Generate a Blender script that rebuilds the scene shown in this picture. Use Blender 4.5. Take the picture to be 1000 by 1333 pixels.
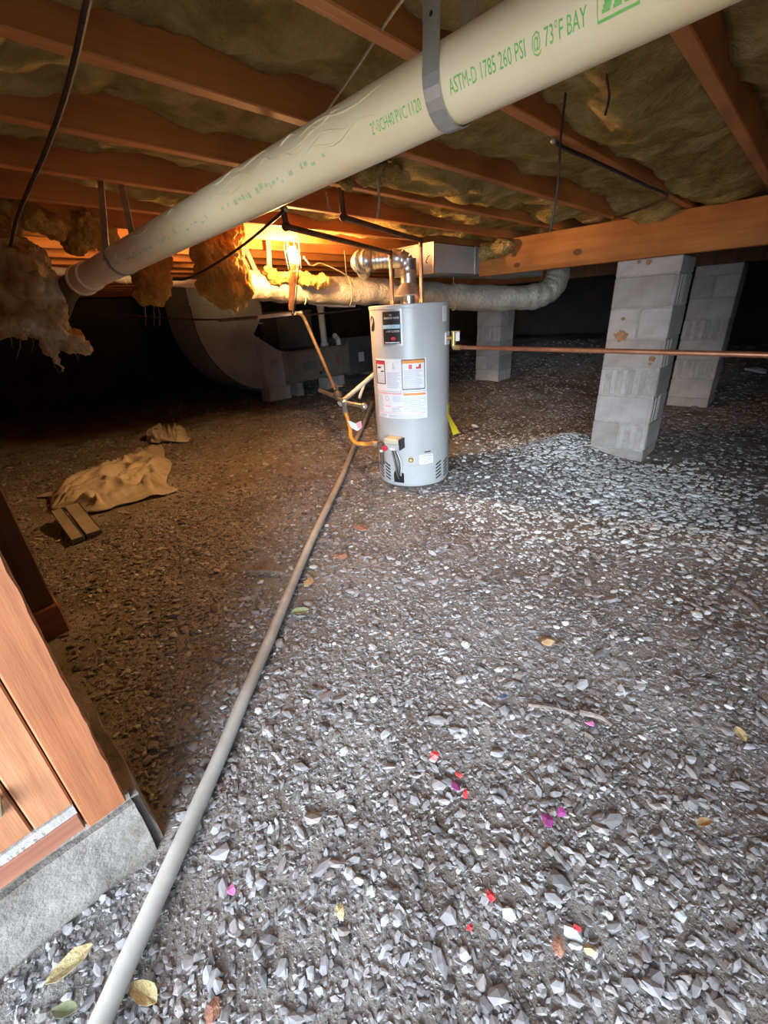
import bpy, bmesh, math, random
import numpy as np
from mathutils import Vector, Matrix, noise

SC = bpy.context.scene
for o in list(bpy.data.objects):
    bpy.data.objects.remove(o)
COL = SC.collection
random.seed(7)
RNG = np.random.default_rng(11)
PI = math.pi

# ------------------------------------------------------------------ camera
F_PX, CX, CY, EYE = 555.0, 500.0, 666.5, 1.15
R = np.array([[0.7340704, 0.24963337, -0.631525],
              [0.67665313, -0.34733526, 0.64922936],
              [-0.05728159, -0.90390342, -0.42388373]])   # columns: right, down, forward
cam_d = bpy.data.cameras.new('camera')
cam = bpy.data.objects.new('camera', cam_d)
COL.objects.link(cam)
cam_d.sensor_fit = 'VERTICAL'
cam_d.sensor_height = 36.0
cam_d.lens = F_PX / 1333.0 * 36.0
cam_d.clip_start = 0.02
cam.matrix_world = Matrix(((R[0, 0], -R[0, 1], -R[0, 2], 0),
                           (R[1, 0], -R[1, 1], -R[1, 2], 0),
                           (R[2, 0], -R[2, 1], -R[2, 2], EYE),
                           (0, 0, 0, 1)))
SC.camera = cam

# ------------------------------------------------------------------ daylight through the doorway
world = bpy.data.worlds.new('world')
SC.world = world
world.use_nodes = True
nt = world.node_tree
bg = nt.nodes['Background']
bg.inputs[0].default_value = (0.60, 0.78, 1.0, 1)
bg.inputs[1].default_value = 2.9

sun_d = bpy.data.lights.new('sun', 'SUN')
sun_d.energy = 16.0
sun_d.angle = math.radians(46)
sun_d.color = (0.80, 0.90, 1.0)
sun = bpy.data.objects.new('sun', sun_d)
COL.objects.link(sun)
_az, _el = math.radians(-31), math.radians(12)
_dir = Vector((math.sin(_az) * math.cos(_el), math.cos(_az) * math.cos(_el), -math.sin(_el)))
sun.rotation_euler = _dir.to_track_quat('-Z', 'Y').to_euler()
sun.location = (3, -5, 4)

OPEN_X0, OPEN_X1, OPEN_Z = -0.857, 1.05, 1.36
por_d = bpy.data.lights.new('doorway_portal', 'AREA')
por_d.shape = 'RECTANGLE'
por_d.size = OPEN_X1 - OPEN_X0
por_d.size_y = OPEN_Z + 0.1
por_d.cycles.is_portal = True
por = bpy.data.objects.new('doorway_portal', por_d)
COL.objects.link(por)
por.location = ((OPEN_X0 + OPEN_X1) / 2, -0.40, OPEN_Z / 2)
por.rotation_euler = (math.radians(90), 0, 0)

SC.view_settings.view_transform = 'Standard'
SC.view_settings.look = 'None'
SC.view_settings.gamma = 1.0
SC.view_settings.use_curve_mapping = False
SC.view_settings.exposure = 0.0


# ------------------------------------------------------------------ pixel to point helpers
def ray(px, py):
    return R @ np.array([(px - CX) / F_PX, (py - CY) / F_PX, 1.0])


def AX(px, py, x):
    d = ray(px, py); d = d * (x / d[0]); return Vector((d[0], d[1], d[2] + EYE))


def AY(px, py, y):
    d = ray(px, py); d = d * (y / d[1]); return Vector((d[0], d[1], d[2] + EYE))


def AZ(px, py, z):
    d = ray(px, py); d = d * ((z - EYE) / d[2]); return Vector((d[0], d[1], z))


def AD(px, py, dist):
    d = ray(px, py); d = d * (dist / math.hypot(d[0], d[1])); return Vector((d[0], d[1], d[2] + EYE))


def GND(px, py):
    d = ray(px, py); a, b = 0.2, 40.0
    t = 0.3
    while t < 12:
        if EYE + d[2] * t <= hz(d[0] * t, d[1] * t): break
        t += .02
    return Vector((d[0] * t, d[1] * t, hz(d[0] * t, d[1] * t)))


# ------------------------------------------------------------------ materials
MATS = {}


def mat(name, c1, c2=None, scale=8.0, rough=0.7, metal=0.0, bump=0.0, bscale=None, stretch=(1, 1, 1),
        lo=0.35, hi=0.65, detail=5.0, mid=None, spec=0.5, sub=0.0, island=None, ramp=None, trans=0.0, bdist=0.01):
    m = bpy.data.materials.new(name)
    MATS[name] = m
    m.use_nodes = True
    t = m.node_tree
    b = t.nodes['Principled BSDF']
    b.inputs['Roughness'].default_value = rough
    b.inputs['Metallic'].default_value = metal
    b.inputs['Specular IOR Level'].default_value = spec
    if trans:
        b.inputs['Transmission Weight'].default_value = trans
    if c2 is None and ramp is None:
        b.inputs['Base Color'].default_value = (*c1, 1)
    tc = t.nodes.new('ShaderNodeTexCoord')
    mp = t.nodes.new('ShaderNodeMapping')
    mp.inputs['Scale'].default_value = stretch
    t.links.new(tc.outputs['Object'], mp.inputs[0])
    if c2 is not None or ramp is not None:
        n = t.nodes.new('ShaderNodeTexNoise')
        n.inputs['Scale'].default_value = scale
        n.inputs['Detail'].default_value = detail
        n.inputs['Roughness'].default_value = 0.62
        t.links.new(mp.outputs[0], n.inputs['Vector'])
        r = t.nodes.new('ShaderNodeValToRGB')
        if ramp is None:
            r.color_ramp.elements[0].position = lo
            r.color_ramp.elements[0].color = (*c1, 1)
            r.color_ramp.elements[1].position = hi
            r.color_ramp.elements[1].color = (*c2, 1)
            if mid is not None:
                e = r.color_ramp.elements.new((lo + hi) / 2); e.color = (*mid, 1)
        else:
            while len(r.color_ramp.elements) < len(ramp):
                r.color_ramp.elements.new(0.5)
            for e, (p, c) in zip(r.color_ramp.elements, ramp):
                e.position = p; e.color = (*c, 1)
        if island == 'island':
            g = t.nodes.new('ShaderNodeNewGeometry'); src = g.outputs['Random Per Island']
        elif island == 'object':
            g = t.nodes.new('ShaderNodeObjectInfo'); src = g.outputs['Random']
        else:
            src = n.outputs['Fac']
        t.links.new(src, r.inputs[0])
        if island:
            mx = t.nodes.new('ShaderNodeMix'); mx.data_type = 'RGBA'; mx.blend_type = 'MULTIPLY'
            mx.inputs['Factor'].default_value = 0.55
            t.links.new(r.outputs[0], mx.inputs['A'])
            r2 = t.nodes.new('ShaderNodeValToRGB')
            r2.color_ramp.elements[0].position = 0.3; r2.color_ramp.elements[0].color = (0.45, 0.42, 0.38, 1)
            r2.color_ramp.elements[1].position = 0.6; r2.color_ramp.elements[1].color = (1, 1, 1, 1)
            t.links.new(n.outputs['Fac'], r2.inputs[0])
            t.links.new(r2.outputs[0], mx.inputs['B'])
            t.links.new(mx.outputs['Result'], b.inputs['Base Color'])
        else:
            t.links.new(r.outputs[0], b.inputs['Base Color'])
    if bump:
        n2 = t.nodes.new('ShaderNodeTexNoise')
        n2.inputs['Scale'].default_value = bscale or scale * 3
        n2.inputs['Detail'].default_value = 6.0
        n2.inputs['Roughness'].default_value = 0.65
        t.links.new(mp.outputs[0], n2.inputs['Vector'])
        bp = t.nodes.new('ShaderNodeBump')
        bp.inputs['Strength'].default_value = bump
        bp.inputs['Distance'].default_value = bdist
        t.links.new(n2.outputs['Fac'], bp.inputs['Height'])
        t.links.new(bp.outputs[0], b.inputs['Normal'])
    return m


def wood(name, c1, c2, axis='y', rough=0.7, scale=6.0, knots=True):
    """long-grained timber: noise stretched along one axis plus rings round knots"""
    st = {'x': (0.06, 1, 1), 'y': (1, 0.06, 1), 'z': (1, 1, 0.06)}[axis]
    m = mat(name, c1, c2, scale=scale * 4, rough=rough, stretch=st, bump=0.25, bscale=scale * 14, lo=0.3, hi=0.7, bdist=0.004)
    t = m.node_tree
    b = t.nodes['Principled BSDF']
    old = b.inputs['Base Color'].links[0].from_socket
    n = t.nodes.new('ShaderNodeTexNoise'); n.inputs['Scale'].default_value = 2.2; n.inputs['Detail'].default_value = 4
    tc = t.nodes.new('ShaderNodeTexCoord'); t.links.new(tc.outputs['Object'], n.inputs['Vector'])
    r = t.nodes.new('ShaderNodeValToRGB')
    r.color_ramp.elements[0].position = 0.32; r.color_ramp.elements[0].color = (0.5, 0.42, 0.36, 1)
    r.color_ramp.elements[1].position = 0.6; r.color_ramp.elements[1].color = (1, 1, 1, 1)
    t.links.new(n.outputs['Fac'], r.inputs[0])
    mx = t.nodes.new('ShaderNodeMix'); mx.data_type = 'RGBA'; mx.blend_type = 'MULTIPLY'; mx.inputs['Factor'].default_value = 0.8
    t.links.new(old, mx.inputs['A']); t.links.new(r.outputs[0], mx.inputs['B'])
    t.links.new(mx.outputs['Result'], b.inputs['Base Color'])
    return m


GRAVEL_RAMP = [(0.0, (0.10, 0.09, 0.088)), (0.16, (0.185, 0.173, 0.172)), (0.42, (0.275, 0.257, 0.26)),
               (0.62, (0.34, 0.32, 0.328)), (0.76, (0.30, 0.25, 0.22)), (0.87, (0.37, 0.355, 0.365)), (1.0, (0.50, 0.505, 0.52))]
mat('gravel', (0, 0, 0), ramp=GRAVEL_RAMP, scale=60, rough=0.75, island='island', bump=0.25, bscale=220, bdist=0.002)
mat('stone', (0, 0, 0), ramp=GRAVEL_RAMP, scale=60, rough=0.7, island='object', bump=0.25, bscale=220, bdist=0.002)
mat('pale_gravel', (0, 0, 0), ramp=[(0, (0.50, 0.52, 0.52)), (0.5, (0.66, 0.69, 0.69)), (1, (0.80, 0.83, 0.83))], scale=50,
    rough=0.6, island='island', bump=0.15, bscale=200, bdist=0.002)
mat('dirt', (0.17, 0.135, 0.105), (0.36, 0.325, 0.30), scale=3.0, rough=0.95, bump=0.9, bscale=70, lo=0.38, hi=0.66, mid=(0.27, 0.24, 0.215), detail=9, bdist=0.012)
wood('joist_wood', (0.50, 0.16, 0.036), (0.70, 0.28, 0.075), 'y')
wood('beam_wood', (0.42, 0.145, 0.028), (0.60, 0.25, 0.058), 'x')
wood('subfloor_wood', (0.25, 0.13, 0.06), (0.40, 0.22, 0.10), 'y')
wood('jamb_wood', (0.30, 0.095, 0.035), (0.46, 0.175, 0.072), 'z', scale=9)
wood('jamb_board', (0.36, 0.14, 0.06), (0.52, 0.24, 0.115), 'z', scale=9)
wood('plate_wood', (0.24, 0.085, 0.05), (0.40, 0.17, 0.10), 'y', scale=9)
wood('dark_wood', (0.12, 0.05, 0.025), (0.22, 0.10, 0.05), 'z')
mat('fiberglass', (0.38, 0.25, 0.07), (0.82, 0.62, 0.27), scale=7, rough=1.0, bump=1.0, bscale=45, spec=0.05, mid=(0.60, 0.42, 0.145), bdist=0.05, detail=8)
mat('fiberglass_amber', (0.46, 0.25, 0.06), (0.80, 0.54, 0.19), scale=6, rough=1.0, bump=1.0, bscale=50, spec=0.05, mid=(0.58, 0.33, 0.08), bdist=0.025, detail=8)
mat('fiberglass_pale', (0.55, 0.34, 0.14), (0.88, 0.82, 0.66), scale=6, rough=1.0, bump=1.0, bscale=45, spec=0.05, mid=(0.66, 0.50, 0.26), bdist=0.025, detail=8)
mat('block', (0, 0, 0), ramp=[(0, (0.40, 0.37, 0.345)), (0.5, (0.50, 0.47, 0.445)), (1, (0.58, 0.555, 0.53))], scale=7, rough=0.9, bump=0.7, bscale=80, detail=8, bdist=0.006, island='object')
mat('mortar', (0.34, 0.315, 0.29), (0.48, 0.45, 0.415), scale=20, rough=0.95, bump=0.5, bscale=90, bdist=0.006)
mat('concrete', (0.14, 0.122, 0.105), (0.29, 0.26, 0.235), scale=6, rough=0.92, bump=0.8, bscale=26, detail=9, bdist=0.012)
mat('stain', (0.30, 0.15, 0.07), (0.42, 0.24, 0.12), scale=20, rough=0.9)
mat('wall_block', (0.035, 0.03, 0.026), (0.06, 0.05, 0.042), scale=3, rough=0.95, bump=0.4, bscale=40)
mat('pvc', (0.76, 0.54, 0.28), (0.90, 0.77, 0.52), scale=4, rough=0.38, bump=0.12, bscale=18, stretch=(0.5, 1, 1), bdist=0.006)
mat('pvc_white', (0.66, 0.63, 0.56), (0.78, 0.76, 0.70), scale=6, rough=0.4)
mat('pvc_grey', (0.40, 0.37, 0.33), (0.60, 0.58, 0.54), scale=5, rough=0.55, bump=0.1, bscale=60, bdist=0.003)
mat('green_ink', (0.14, 0.46, 0.07), (0.30, 0.60, 0.17), scale=60, rough=0.6)
mat('faded_ink', (0.38, 0.50, 0.22), (0.58, 0.60, 0.38), scale=60, rough=0.6)
mat('strap_metal', (0.42, 0.41, 0.38), (0.58, 0.57, 0.53), scale=15, rough=0.42, metal=0.7)
mat('enamel', (0.43, 0.45, 0.465), (0.50, 0.52, 0.535), scale=3, rough=0.33, bump=0.03, bscale=60)
mat('label_white', (0.76, 0.77, 0.80), (0.84, 0.84, 0.86), scale=30, rough=0.5)
mat('print_grey', (0.46, 0.48, 0.56)); mat('black', (0.016, 0.016, 0.018), rough=0.45)
mat('white', (0.85, 0.85, 0.86), rough=0.5); mat('red', (0.62, 0.04, 0.05), rough=0.45)
mat('orange_print', (0.85, 0.33, 0.08)); mat('blue_print', (0.20, 0.42, 0.60)); mat('pink_print', (0.80, 0.38, 0.42))
mat('silver', (0.62, 0.63, 0.65), rough=0.35, metal=0.6)
mat('valve_grey', (0.42, 0.42, 0.42), (0.52, 0.52, 0.52), scale=20, rough=0.5)
mat('valve_beige', (0.62, 0.55, 0.40), rough=0.5)
mat('copper', (0.52, 0.22, 0.12), (0.72, 0.38, 0.24), scale=9, rough=0.38, metal=0.85)
mat('dark_copper', (0.07, 0.04, 0.025), (0.20, 0.10, 0.05), scale=9, rough=0.5, metal=0.6)
mat('brass', (0.55, 0.36, 0.12), (0.70, 0.50, 0.22), scale=20, rough=0.4, metal=0.8)
mat('galvanised', (0.46, 0.46, 0.44), (0.68, 0.68, 0.65), scale=20, rough=0.33, metal=0.85, bump=0.05, bscale=40)
mat('foil_jacket', (0.36, 0.34, 0.29), (0.55, 0.52, 0.45), scale=12, rough=0.42, metal=0.35, bump=0.9, bscale=24, bdist=0.02)
mat('sheet_metal', (0.40, 0.44, 0.46), (0.52, 0.56, 0.58), scale=4, rough=0.42, metal=0.2, bump=0.04, bscale=30)
mat('bright_metal', (0.62, 0.62, 0.64), (0.74, 0.74, 0.76), scale=6, rough=0.4, metal=0.3)
mat('furnace_paint', (0.20, 0.175, 0.145), (0.27, 0.24, 0.20), scale=4, rough=0.55)
mat('furnace_dark', (0.10, 0.11, 0.115), (0.15, 0.16, 0.17), scale=4, rough=0.5)
mat('foil_tape', (0.66, 0.66, 0.66), (0.85, 0.85, 0.85), scale=14, rough=0.25, metal=0.85, bump=0.6, bscale=30)
mat('orange_hose', (0.82, 0.30, 0.04), (0.90, 0.40, 0.07), scale=20, rough=0.4)
mat('rubber', (0.02, 0.016, 0.013), (0.05, 0.035, 0.025), scale=20, rough=0.6)
mat('cable_brown', (0.03, 0.018, 0.012), (0.07, 0.04, 0.025), scale=20, rough=0.7, bump=0.4, bscale=200)
mat('string', (0.42, 0.35, 0.22), (0.55, 0.48, 0.33), scale=60, rough=0.9)
mat('handle_tan', (0.52, 0.33, 0.17), (0.64, 0.44, 0.25), scale=20, rough=0.55)
mat('tarp', (0.40, 0.35, 0.27), (0.62, 0.57, 0.48), scale=6, rough=0.6, bump=0.4, bscale=14, bdist=0.02)
mat('panel_grey', (0.34, 0.31, 0.25), (0.44, 0.41, 0.34), scale=6, rough=0.6)
mat('yellow', (0.85, 0.68, 0.02), (0.9, 0.75, 0.06), scale=20, rough=0.5)
mat('rust_iron', (0.09, 0.065, 0.05), (0.18, 0.13, 0.095), scale=16, rough=0.7, metal=0.3)
mat('red_plastic', (0.62, 0.03, 0.04), (0.75, 0.08, 0.08), scale=40, rough=0.4)
mat('purple_plastic', (0.20, 0.03, 0.14), (0.32, 0.06, 0.22), scale=40, rough=0.4)
mat('pink_plastic', (0.66, 0.20, 0.42), rough=0.4); mat('blue_scrap', (0.06, 0.13, 0.24), rough=0.5)
mat('dry_leaf', (0.36, 0.20, 0.09), (0.55, 0.38, 0.20), scale=40, rough=0.85)
mat('tan_scrap', (0.46, 0.34, 0.15), (0.60, 0.48, 0.26), scale=40, rough=0.9, bump=0.6, bscale=120)
mat('green_leaf', (0.20, 0.21, 0.10), (0.30, 0.31, 0.17), scale=40, rough=0.8)
mat('bark', (0.16, 0.12, 0.10), (0.28, 0.23, 0.20), scale=40, rough=0.95, bump=0.8, bscale=90)
mat('red_clay', (0.30, 0.13, 0.08), (0.42, 0.20, 0.13), scale=30, rough=0.95, bump=0.8, bscale=90)
mat('outside_ground', (0.22, 0.20, 0.16), (0.32, 0.30, 0.25), scale=3, rough=0.95)
mb_ = mat('bulb_glow', (1, 0.8, 0.5))
_b = mb_.node_tree.nodes['Principled BSDF']
_b.inputs['Emission Color'].default_value = (1.0, 0.55, 0.20, 1)
_b.inputs['Emission Strength'].default_value = 2200.0


# ------------------------------------------------------------------ mesh building
class MB:
    def __init__(self):
        self.v = []; self.f = []

    def add(self, vs, fs):
        k = len(self.v)
        self.v += [tuple(p) for p in vs]
        self.f += [tuple(i + k for i in f) for f in fs]
        return self

    def box(self, x0, x1, y0, y1, z0, z1, M=None):
        vs = [Vector((x, y, z)) for z in (z0, z1) for y in (y0, y1) for x in (x0, x1)]
        if M is not None: vs = [M @ p for p in vs]
        return self.add(vs, [(0, 2, 3, 1), (4, 5, 7, 6), (0, 1, 5, 4), (2, 6, 7, 3), (0, 4, 6, 2), (1, 3, 7, 5)])

    def cham(self, x0, x1, y0, y1, z0, z1, c=0.006, M=None):
        """box with chamfered edges"""
        bm = bmesh.new()
        bmesh.ops.create_cube(bm, size=1.0)
        for v in bm.verts:
            v.co = Vector((x0 + (v.co.x + .5) * (x1 - x0), y0 + (v.co.y + .5) * (y1 - y0), z0 + (v.co.z + .5) * (z1 - z0)))
        bmesh.ops.bevel(bm, geom=list(bm.edges), offset=c, segments=1, affect='EDGES', profile=0.5)
        bm.verts.index_update()
        vs = [(M @ v.co) if M is not None else v.co.copy() for v in bm.verts]
        self.add(vs, [[v.index for v in f.verts] for f in bm.faces])
        bm.free()
        return self

    def tube(self, path, r, n=10, caps=True, flat=None):
        """tube along a path; r a number or list; flat = (width factor, up vector) unused"""
        P = [Vector(p) for p in path]
        m = len(P)
        rs = r if isinstance(r, (list, tuple)) else [r] * m
        T = []
        for i in range(m):
            a = P[max(i - 1, 0)]; b = P[min(i + 1, m - 1)]
            T.append((b - a).normalized())
        up = Vector((0, 0, 1))
        if abs(T[0].dot(up)) > 0.9: up = Vector((1, 0, 0))
        nrm = (up - T[0] * up.dot(T[0])).normalized()
        vs = []
        for i in range(m):
            nrm = (nrm - T[i] * nrm.dot(T[i])).normalized()
            bn = T[i].cross(nrm)
            for k in range(n):
                a = 2 * PI * k / n
                vs.append(P[i] + (nrm * math.cos(a) + bn * math.sin(a)) * rs[i])
        fs = []
        for i in range(m - 1):
            for k in range(n):
                k2 = (k + 1) % n
                fs.append((i * n + k, i * n + k2, (i + 1) * n + k2, (i + 1) * n + k))
        if caps:
            fs.append(tuple(reversed(range(n)))); fs.append(tuple(range((m - 1) * n, m * n)))
        return self.add(vs, fs)

    def lathe(self, prof, c=(0, 0), n=48, caps=True):
        """prof: list of (radius, z) around a vertical axis"""
        vs = []; fs = []
        for (r, z) in prof:
            for k in range(n):
                a = 2 * PI * k / n
                vs.append((c[0] + r * math.cos(a), c[1] + r * math.sin(a), z))
        for i in range(len(prof) - 1):
            for k in range(n):
                k2 = (k + 1) % n
                fs.append((i * n + k, i * n + k2, (i + 1) * n + k2, (i + 1) * n + k))
        if caps:
            fs.append(tuple(reversed(range(n)))); fs.append(tuple(range((len(prof) - 1) * n, len(prof) * n)))
        return self.add(vs, fs)

    def ball(self, c, r, n=10, sz=1.0):
        prof = [(max(1e-4, math.cos(a)) * r, c[2] + math.sin(a) * r * sz) for a in [(-0.5 + i / n) * PI for i in range(n + 1)]]
        return self.lathe(prof, (c[0], c[1]), n * 2)

    def ribbon(self, path, side, w, th):
        """flat band along a path; side = vector across the band"""
        P = [Vector(p) for p in path]; s = Vector(side).normalized()
        vs = []; fs = []
        for i, p in enumerate(P):
            t = (P[min(i + 1, len(P) - 1)] - P[max(i - 1, 0)]).normalized()
            nn = t.cross(s).normalized()
            for a, b in ((-1, -1), (1, -1), (1, 1), (-1, 1)):
                vs.append(p + s * (a * w / 2) + nn * (b * th / 2))
        for i in range(len(P) - 1):
            for k in range(4):
                k2 = (k + 1) % 4
                fs.append((i * 4 + k, i * 4 + k2, (i + 1) * 4 + k2, (i + 1) * 4 + k))
        fs.append((3, 2, 1, 0)); e = 4 * (len(P) - 1); fs.append((e, e + 1, e + 2, e + 3))
        return self.add(vs, fs)

    def build(self, name, m, parent=None, smooth=False, loc=None):
        me = bpy.data.meshes.new(name)
        me.from_pydata(self.v, [], self.f)
        return obj(name, me, m, parent, smooth, loc)


def world_of(p):
    M = Matrix.Translation(p.location)
    return (world_of(p.parent) @ p.matrix_parent_inverse @ M) if p.parent else M


def obj(name, me, m, parent=None, smooth=False, loc=None):
    bm = bmesh.new(); bm.from_mesh(me)
    bmesh.ops.recalc_face_normals(bm, faces=bm.faces)
    bm.to_mesh(me); bm.free()
    o = bpy.data.objects.new(name, me)
    COL.objects.link(o)
    if m: me.materials.append(MATS[m])
    if smooth:
        me.shade_smooth()
        if smooth != 'full':
            me.set_sharp_from_angle(angle=math.radians(40))
    if loc is not None: o.location = loc
    if parent is not None: attach(o, parent)
    return o


def attach(o, parent):
    o.parent = parent
    o.matrix_parent_inverse = world_of(parent).inverted()


def tag(o, label=None, cat=None, group=None, kind=None):
    if label: o['label'] = label
    if cat: o['category'] = cat
    if group: o['group'] = group
    if kind: o['kind'] = kind
    return o


def thing(name, label, cat, loc=(0, 0, 0), group=None):
    o = bpy.data.objects.new(name, None)
    COL.objects.link(o)
    o.location = loc
    o.empty_display_size = 0.05
    return tag(o, label, cat, group)


def spline(pts, per=8):
    """Catmull-Rom through points"""
    P = [Vector(p) for p in pts]
    P = [P[0] * 2 - P[1]] + P + [P[-1] * 2 - P[-2]]
    out = []
    for i in range(1, len(P) - 2):
        for k in range(per):
            t = k / per
            a, b, c, d = P[i - 1], P[i], P[i + 1], P[i + 2]
            out.append(0.5 * ((2 * b) + (c - a) * t + (2 * a - 5 * b + 4 * c - d) * t * t + (3 * b - a - 3 * c + d) * t ** 3))
    out.append(P[-2])
    return out


def rounded(pts, rad, per=6):
    """polyline with rounded corners"""
    P = [Vector(p) for p in pts]
    out = [P[0]]
    for i in range(1, len(P) - 1):
        a = (P[i - 1] - P[i]); b = (P[i + 1] - P[i])
        r = min(rad, a.length * .49, b.length * .49)
        s = P[i] + a.normalized() * r; e = P[i] + b.normalized() * r
        for k in range(per + 1):
            t = k / per
            out.append(s * (1 - t) ** 2 + P[i] * (2 * t * (1 - t)) + e * t * t)
    out.append(P[-1])
    return out


def vnoise(x, y, seed=0):
    """smooth value noise on numpy arrays, -1..1"""
    xi = np.floor(x).astype(np.int64); yi = np.floor(y).astype(np.int64)
    fx = x - xi; fy = y - yi
    fx = fx * fx * (3 - 2 * fx); fy = fy * fy * (3 - 2 * fy)

    def h(a, b):
        n = (a * 374761393 + b * 668265263 + seed * 974711) & 0x7fffffff
        n = ((n ^ (n >> 13)) * 1274126177) & 0x7fffffff
        return ((n ^ (n >> 16)) & 0xffff) / 32767.5 - 1
    return (h(xi, yi) * (1 - fx) + h(xi + 1, yi) * fx) * (1 - fy) + (h(xi, yi + 1) * (1 - fx) + h(xi + 1, yi + 1) * fx) * fy


def sst(a, b, x):
    t = np.clip((x - a) / (b - a), 0, 1)
    return t * t * (3 - 2 * t)


HC = (-2.008, 2.427)     # water heater centre
HR = 0.266


def hgt(x, y):
    """height of the dirt floor"""
    x = np.asarray(x, float); y = np.asarray(y, float)
    z = 0.022 * vnoise(x * 0.9, y * 0.9, 3) + 0.012 * vnoise(x * 2.6, y * 2.6, 5) + 0.005 * vnoise(x * 7, y * 7, 8)
    flat = np.exp(-((x - HC[0]) ** 2 + (y - HC[1]) ** 2) / 0.30) + np.exp(-((x + 5.9) ** 2 / 0.8 + (y - 4.6) ** 2 / 2.5))
    z = z * (1 - np.clip(flat, 0, 1))
    z = z - 0.012
    z = z + 0.12 * sst(4.6, 6.2, y) * sst(-1.6, -2.6, x)
    z = z + 0.11 * np.exp(-((x + 1.30) ** 2 / 0.05 + (y - 3.62) ** 2 / 0.10))
    z = z + 0.40 * sst(6.2, 8.8, y)
    return z


def hz(x, y):
    return float(hgt(np.array([x]), np.array([y]))[0])


# ================================================================== THE SETTING
ZJ = 1.62          # underside of the joists
ZS = 1.855         # underside of the subfloor
XW0, XW1, YW1 = -9.0, 4.5, 9.6

# ---- floor
xs = np.concatenate([np.arange(XW0, -6, 0.12), np.arange(-6, 1.6, 0.035), np.arange(1.6, XW1 + .01, 0.15)])
ys = np.concatenate([np.arange(-0.9, 5.0, 0.035), np.arange(5.0, YW1 + .01, 0.1)])
gx, gy = np.meshgrid(xs, ys)
gz = hgt(gx, gy)
nv = gx.size
verts = np.stack([gx.ravel(), gy.ravel(), gz.ravel()], 1)
idx = np.arange(nv).reshape(gx.shape)
quads = np.stack([idx[:-1, :-1], idx[:-1, 1:], idx[1:, 1:], idx[1:, :-1]], -1).reshape(-1, 4)


def np_mesh(name, V, Fc):
    me = bpy.data.meshes.new(name)
    k = Fc.shape[1]
    me.vertices.add(len(V)); me.vertices.foreach_set('co', V.astype(np.float32).ravel())
    me.loops.add(Fc.size); me.loops.foreach_set('vertex_index', Fc.astype(np.int32).ravel())
    me.polygons.add(len(Fc))
    me.polygons.foreach_set('loop_start', (np.arange(len(Fc)) * k).astype(np.int32))
    me.polygons.foreach_set('loop_total', np.full(len(Fc), k, np.int32))
    me.update(calc_edges=True)
    me.shade_flat()
    return me


fl = bpy.data.objects.new('floor', np_mesh('floor', verts, quads)); COL.objects.link(fl)
fl.data.materials.append(MATS['dirt']); fl.data.shade_smooth()
tag(fl, 'dirt and gravel ground of the crawl space', kind='structure')

# ---- stones of the gravel: flat angular chips
ICO_V = []
_p = (1 + 5 ** .5) / 2
for a, b in ((-1, _p), (1, _p), (-1, -_p), (1, -_p)):
    ICO_V.append((a, b, 0))
for a, b in ((-1, _p), (1, _p), (-1, -_p), (1, -_p)):
    ICO_V.append((0, a, b))
for a, b in ((_p, -1), (_p, 1), (-_p, -1), (-_p, 1)):
    ICO_V.append((a, 0, b))
ICO_V = np.array(ICO_V) / math.sqrt(1 + _p * _p)
ICO_F = np.array([(0, 11, 5), (0, 5, 1), (0, 1, 7), (0, 7, 10), (0, 10, 11), (1, 5, 9), (5, 11, 4), (11, 10, 2), (10, 7, 6), (7, 1, 8),
                  (3, 9, 4), (3, 4, 2), (3, 2, 6), (3, 6, 8), (3, 8, 9), (4, 9, 5), (2, 4, 11), (6, 2, 10), (8, 6, 7), (9, 8, 1)])


def rock_shapes(n, flat, rough):
    out = []
    for i in range(n):
        v = ICO_V * (1 + RNG.uniform(-rough, rough, (12, 1)))
        v = v + RNG.uniform(-rough * .5, rough * .5, (12, 3))
        v = v * np.array([1.0, RNG.uniform(0.42, 0.9), RNG.uniform(*flat)])
        out.append(v)
    return np.array(out)


def scatter(n, rmin, rmax, az0, az1):
    rr = np.sqrt(RNG.uniform(rmin ** 2, rmax ** 2, n)); aa = np.radians(RNG.uniform(az0, az1, n))
    return rr * np.sin(aa), rr * np.cos(aa)


def inside(x, y):
    k = (y > 0.05) | ((x > -0.85) & (y > -0.85))
    k &= ((x - HC[0]) ** 2 + (y - HC[1]) ** 2 > (HR + .015) ** 2)
    k &= ~((x > -1.12) & (x < -.70) & (y > 3.6) & (y < 4.02))
    k &= ~((x > -1.05) & (x < -.63) & (y > 5.85) & (y < 6.28))
    return k


def stones_mesh(x, y, size, shapes, tilt=0.45, sink=0.25):
    n = len(x)
    S = shapes[RNG.integers(0, len(shapes), n)] * size[:, None, None]
    ax = RNG.uniform(-tilt, tilt, n); ay = RNG.uniform(-tilt, tilt, n); az = RNG.uniform(0, 2 * PI, n)
    ca, sa = np.cos(az), np.sin(az)
    X = S[:, :, 0]; Y = S[:, :, 1]; Z = S[:, :, 2]
    Z2 = Z + X * np.tan(ax)[:, None] * .6 + Y * np.tan(ay)[:, None] * .6
    X2 = X * ca[:, None] - Y * sa[:, None]; Y2 = X * sa[:, None] + Y * ca[:, None]
    base = hgt(x, y) + size * 0.25 * (1 - sink)
    V = np.stack([X2 + x[:, None], Y2 + y[:, None], Z2 + base[:, None]], -1).reshape(-1, 3)
    Fc = (ICO_F[None] + (np.arange(n) * 12)[:, None, None]).reshape(-1, 3)
    return V, Fc


SHAPES = rock_shapes(60, (0.18, 0.45), 0.30)
PEBBLES = rock_shapes(20, (0.35, 0.55), 0.08)

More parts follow.
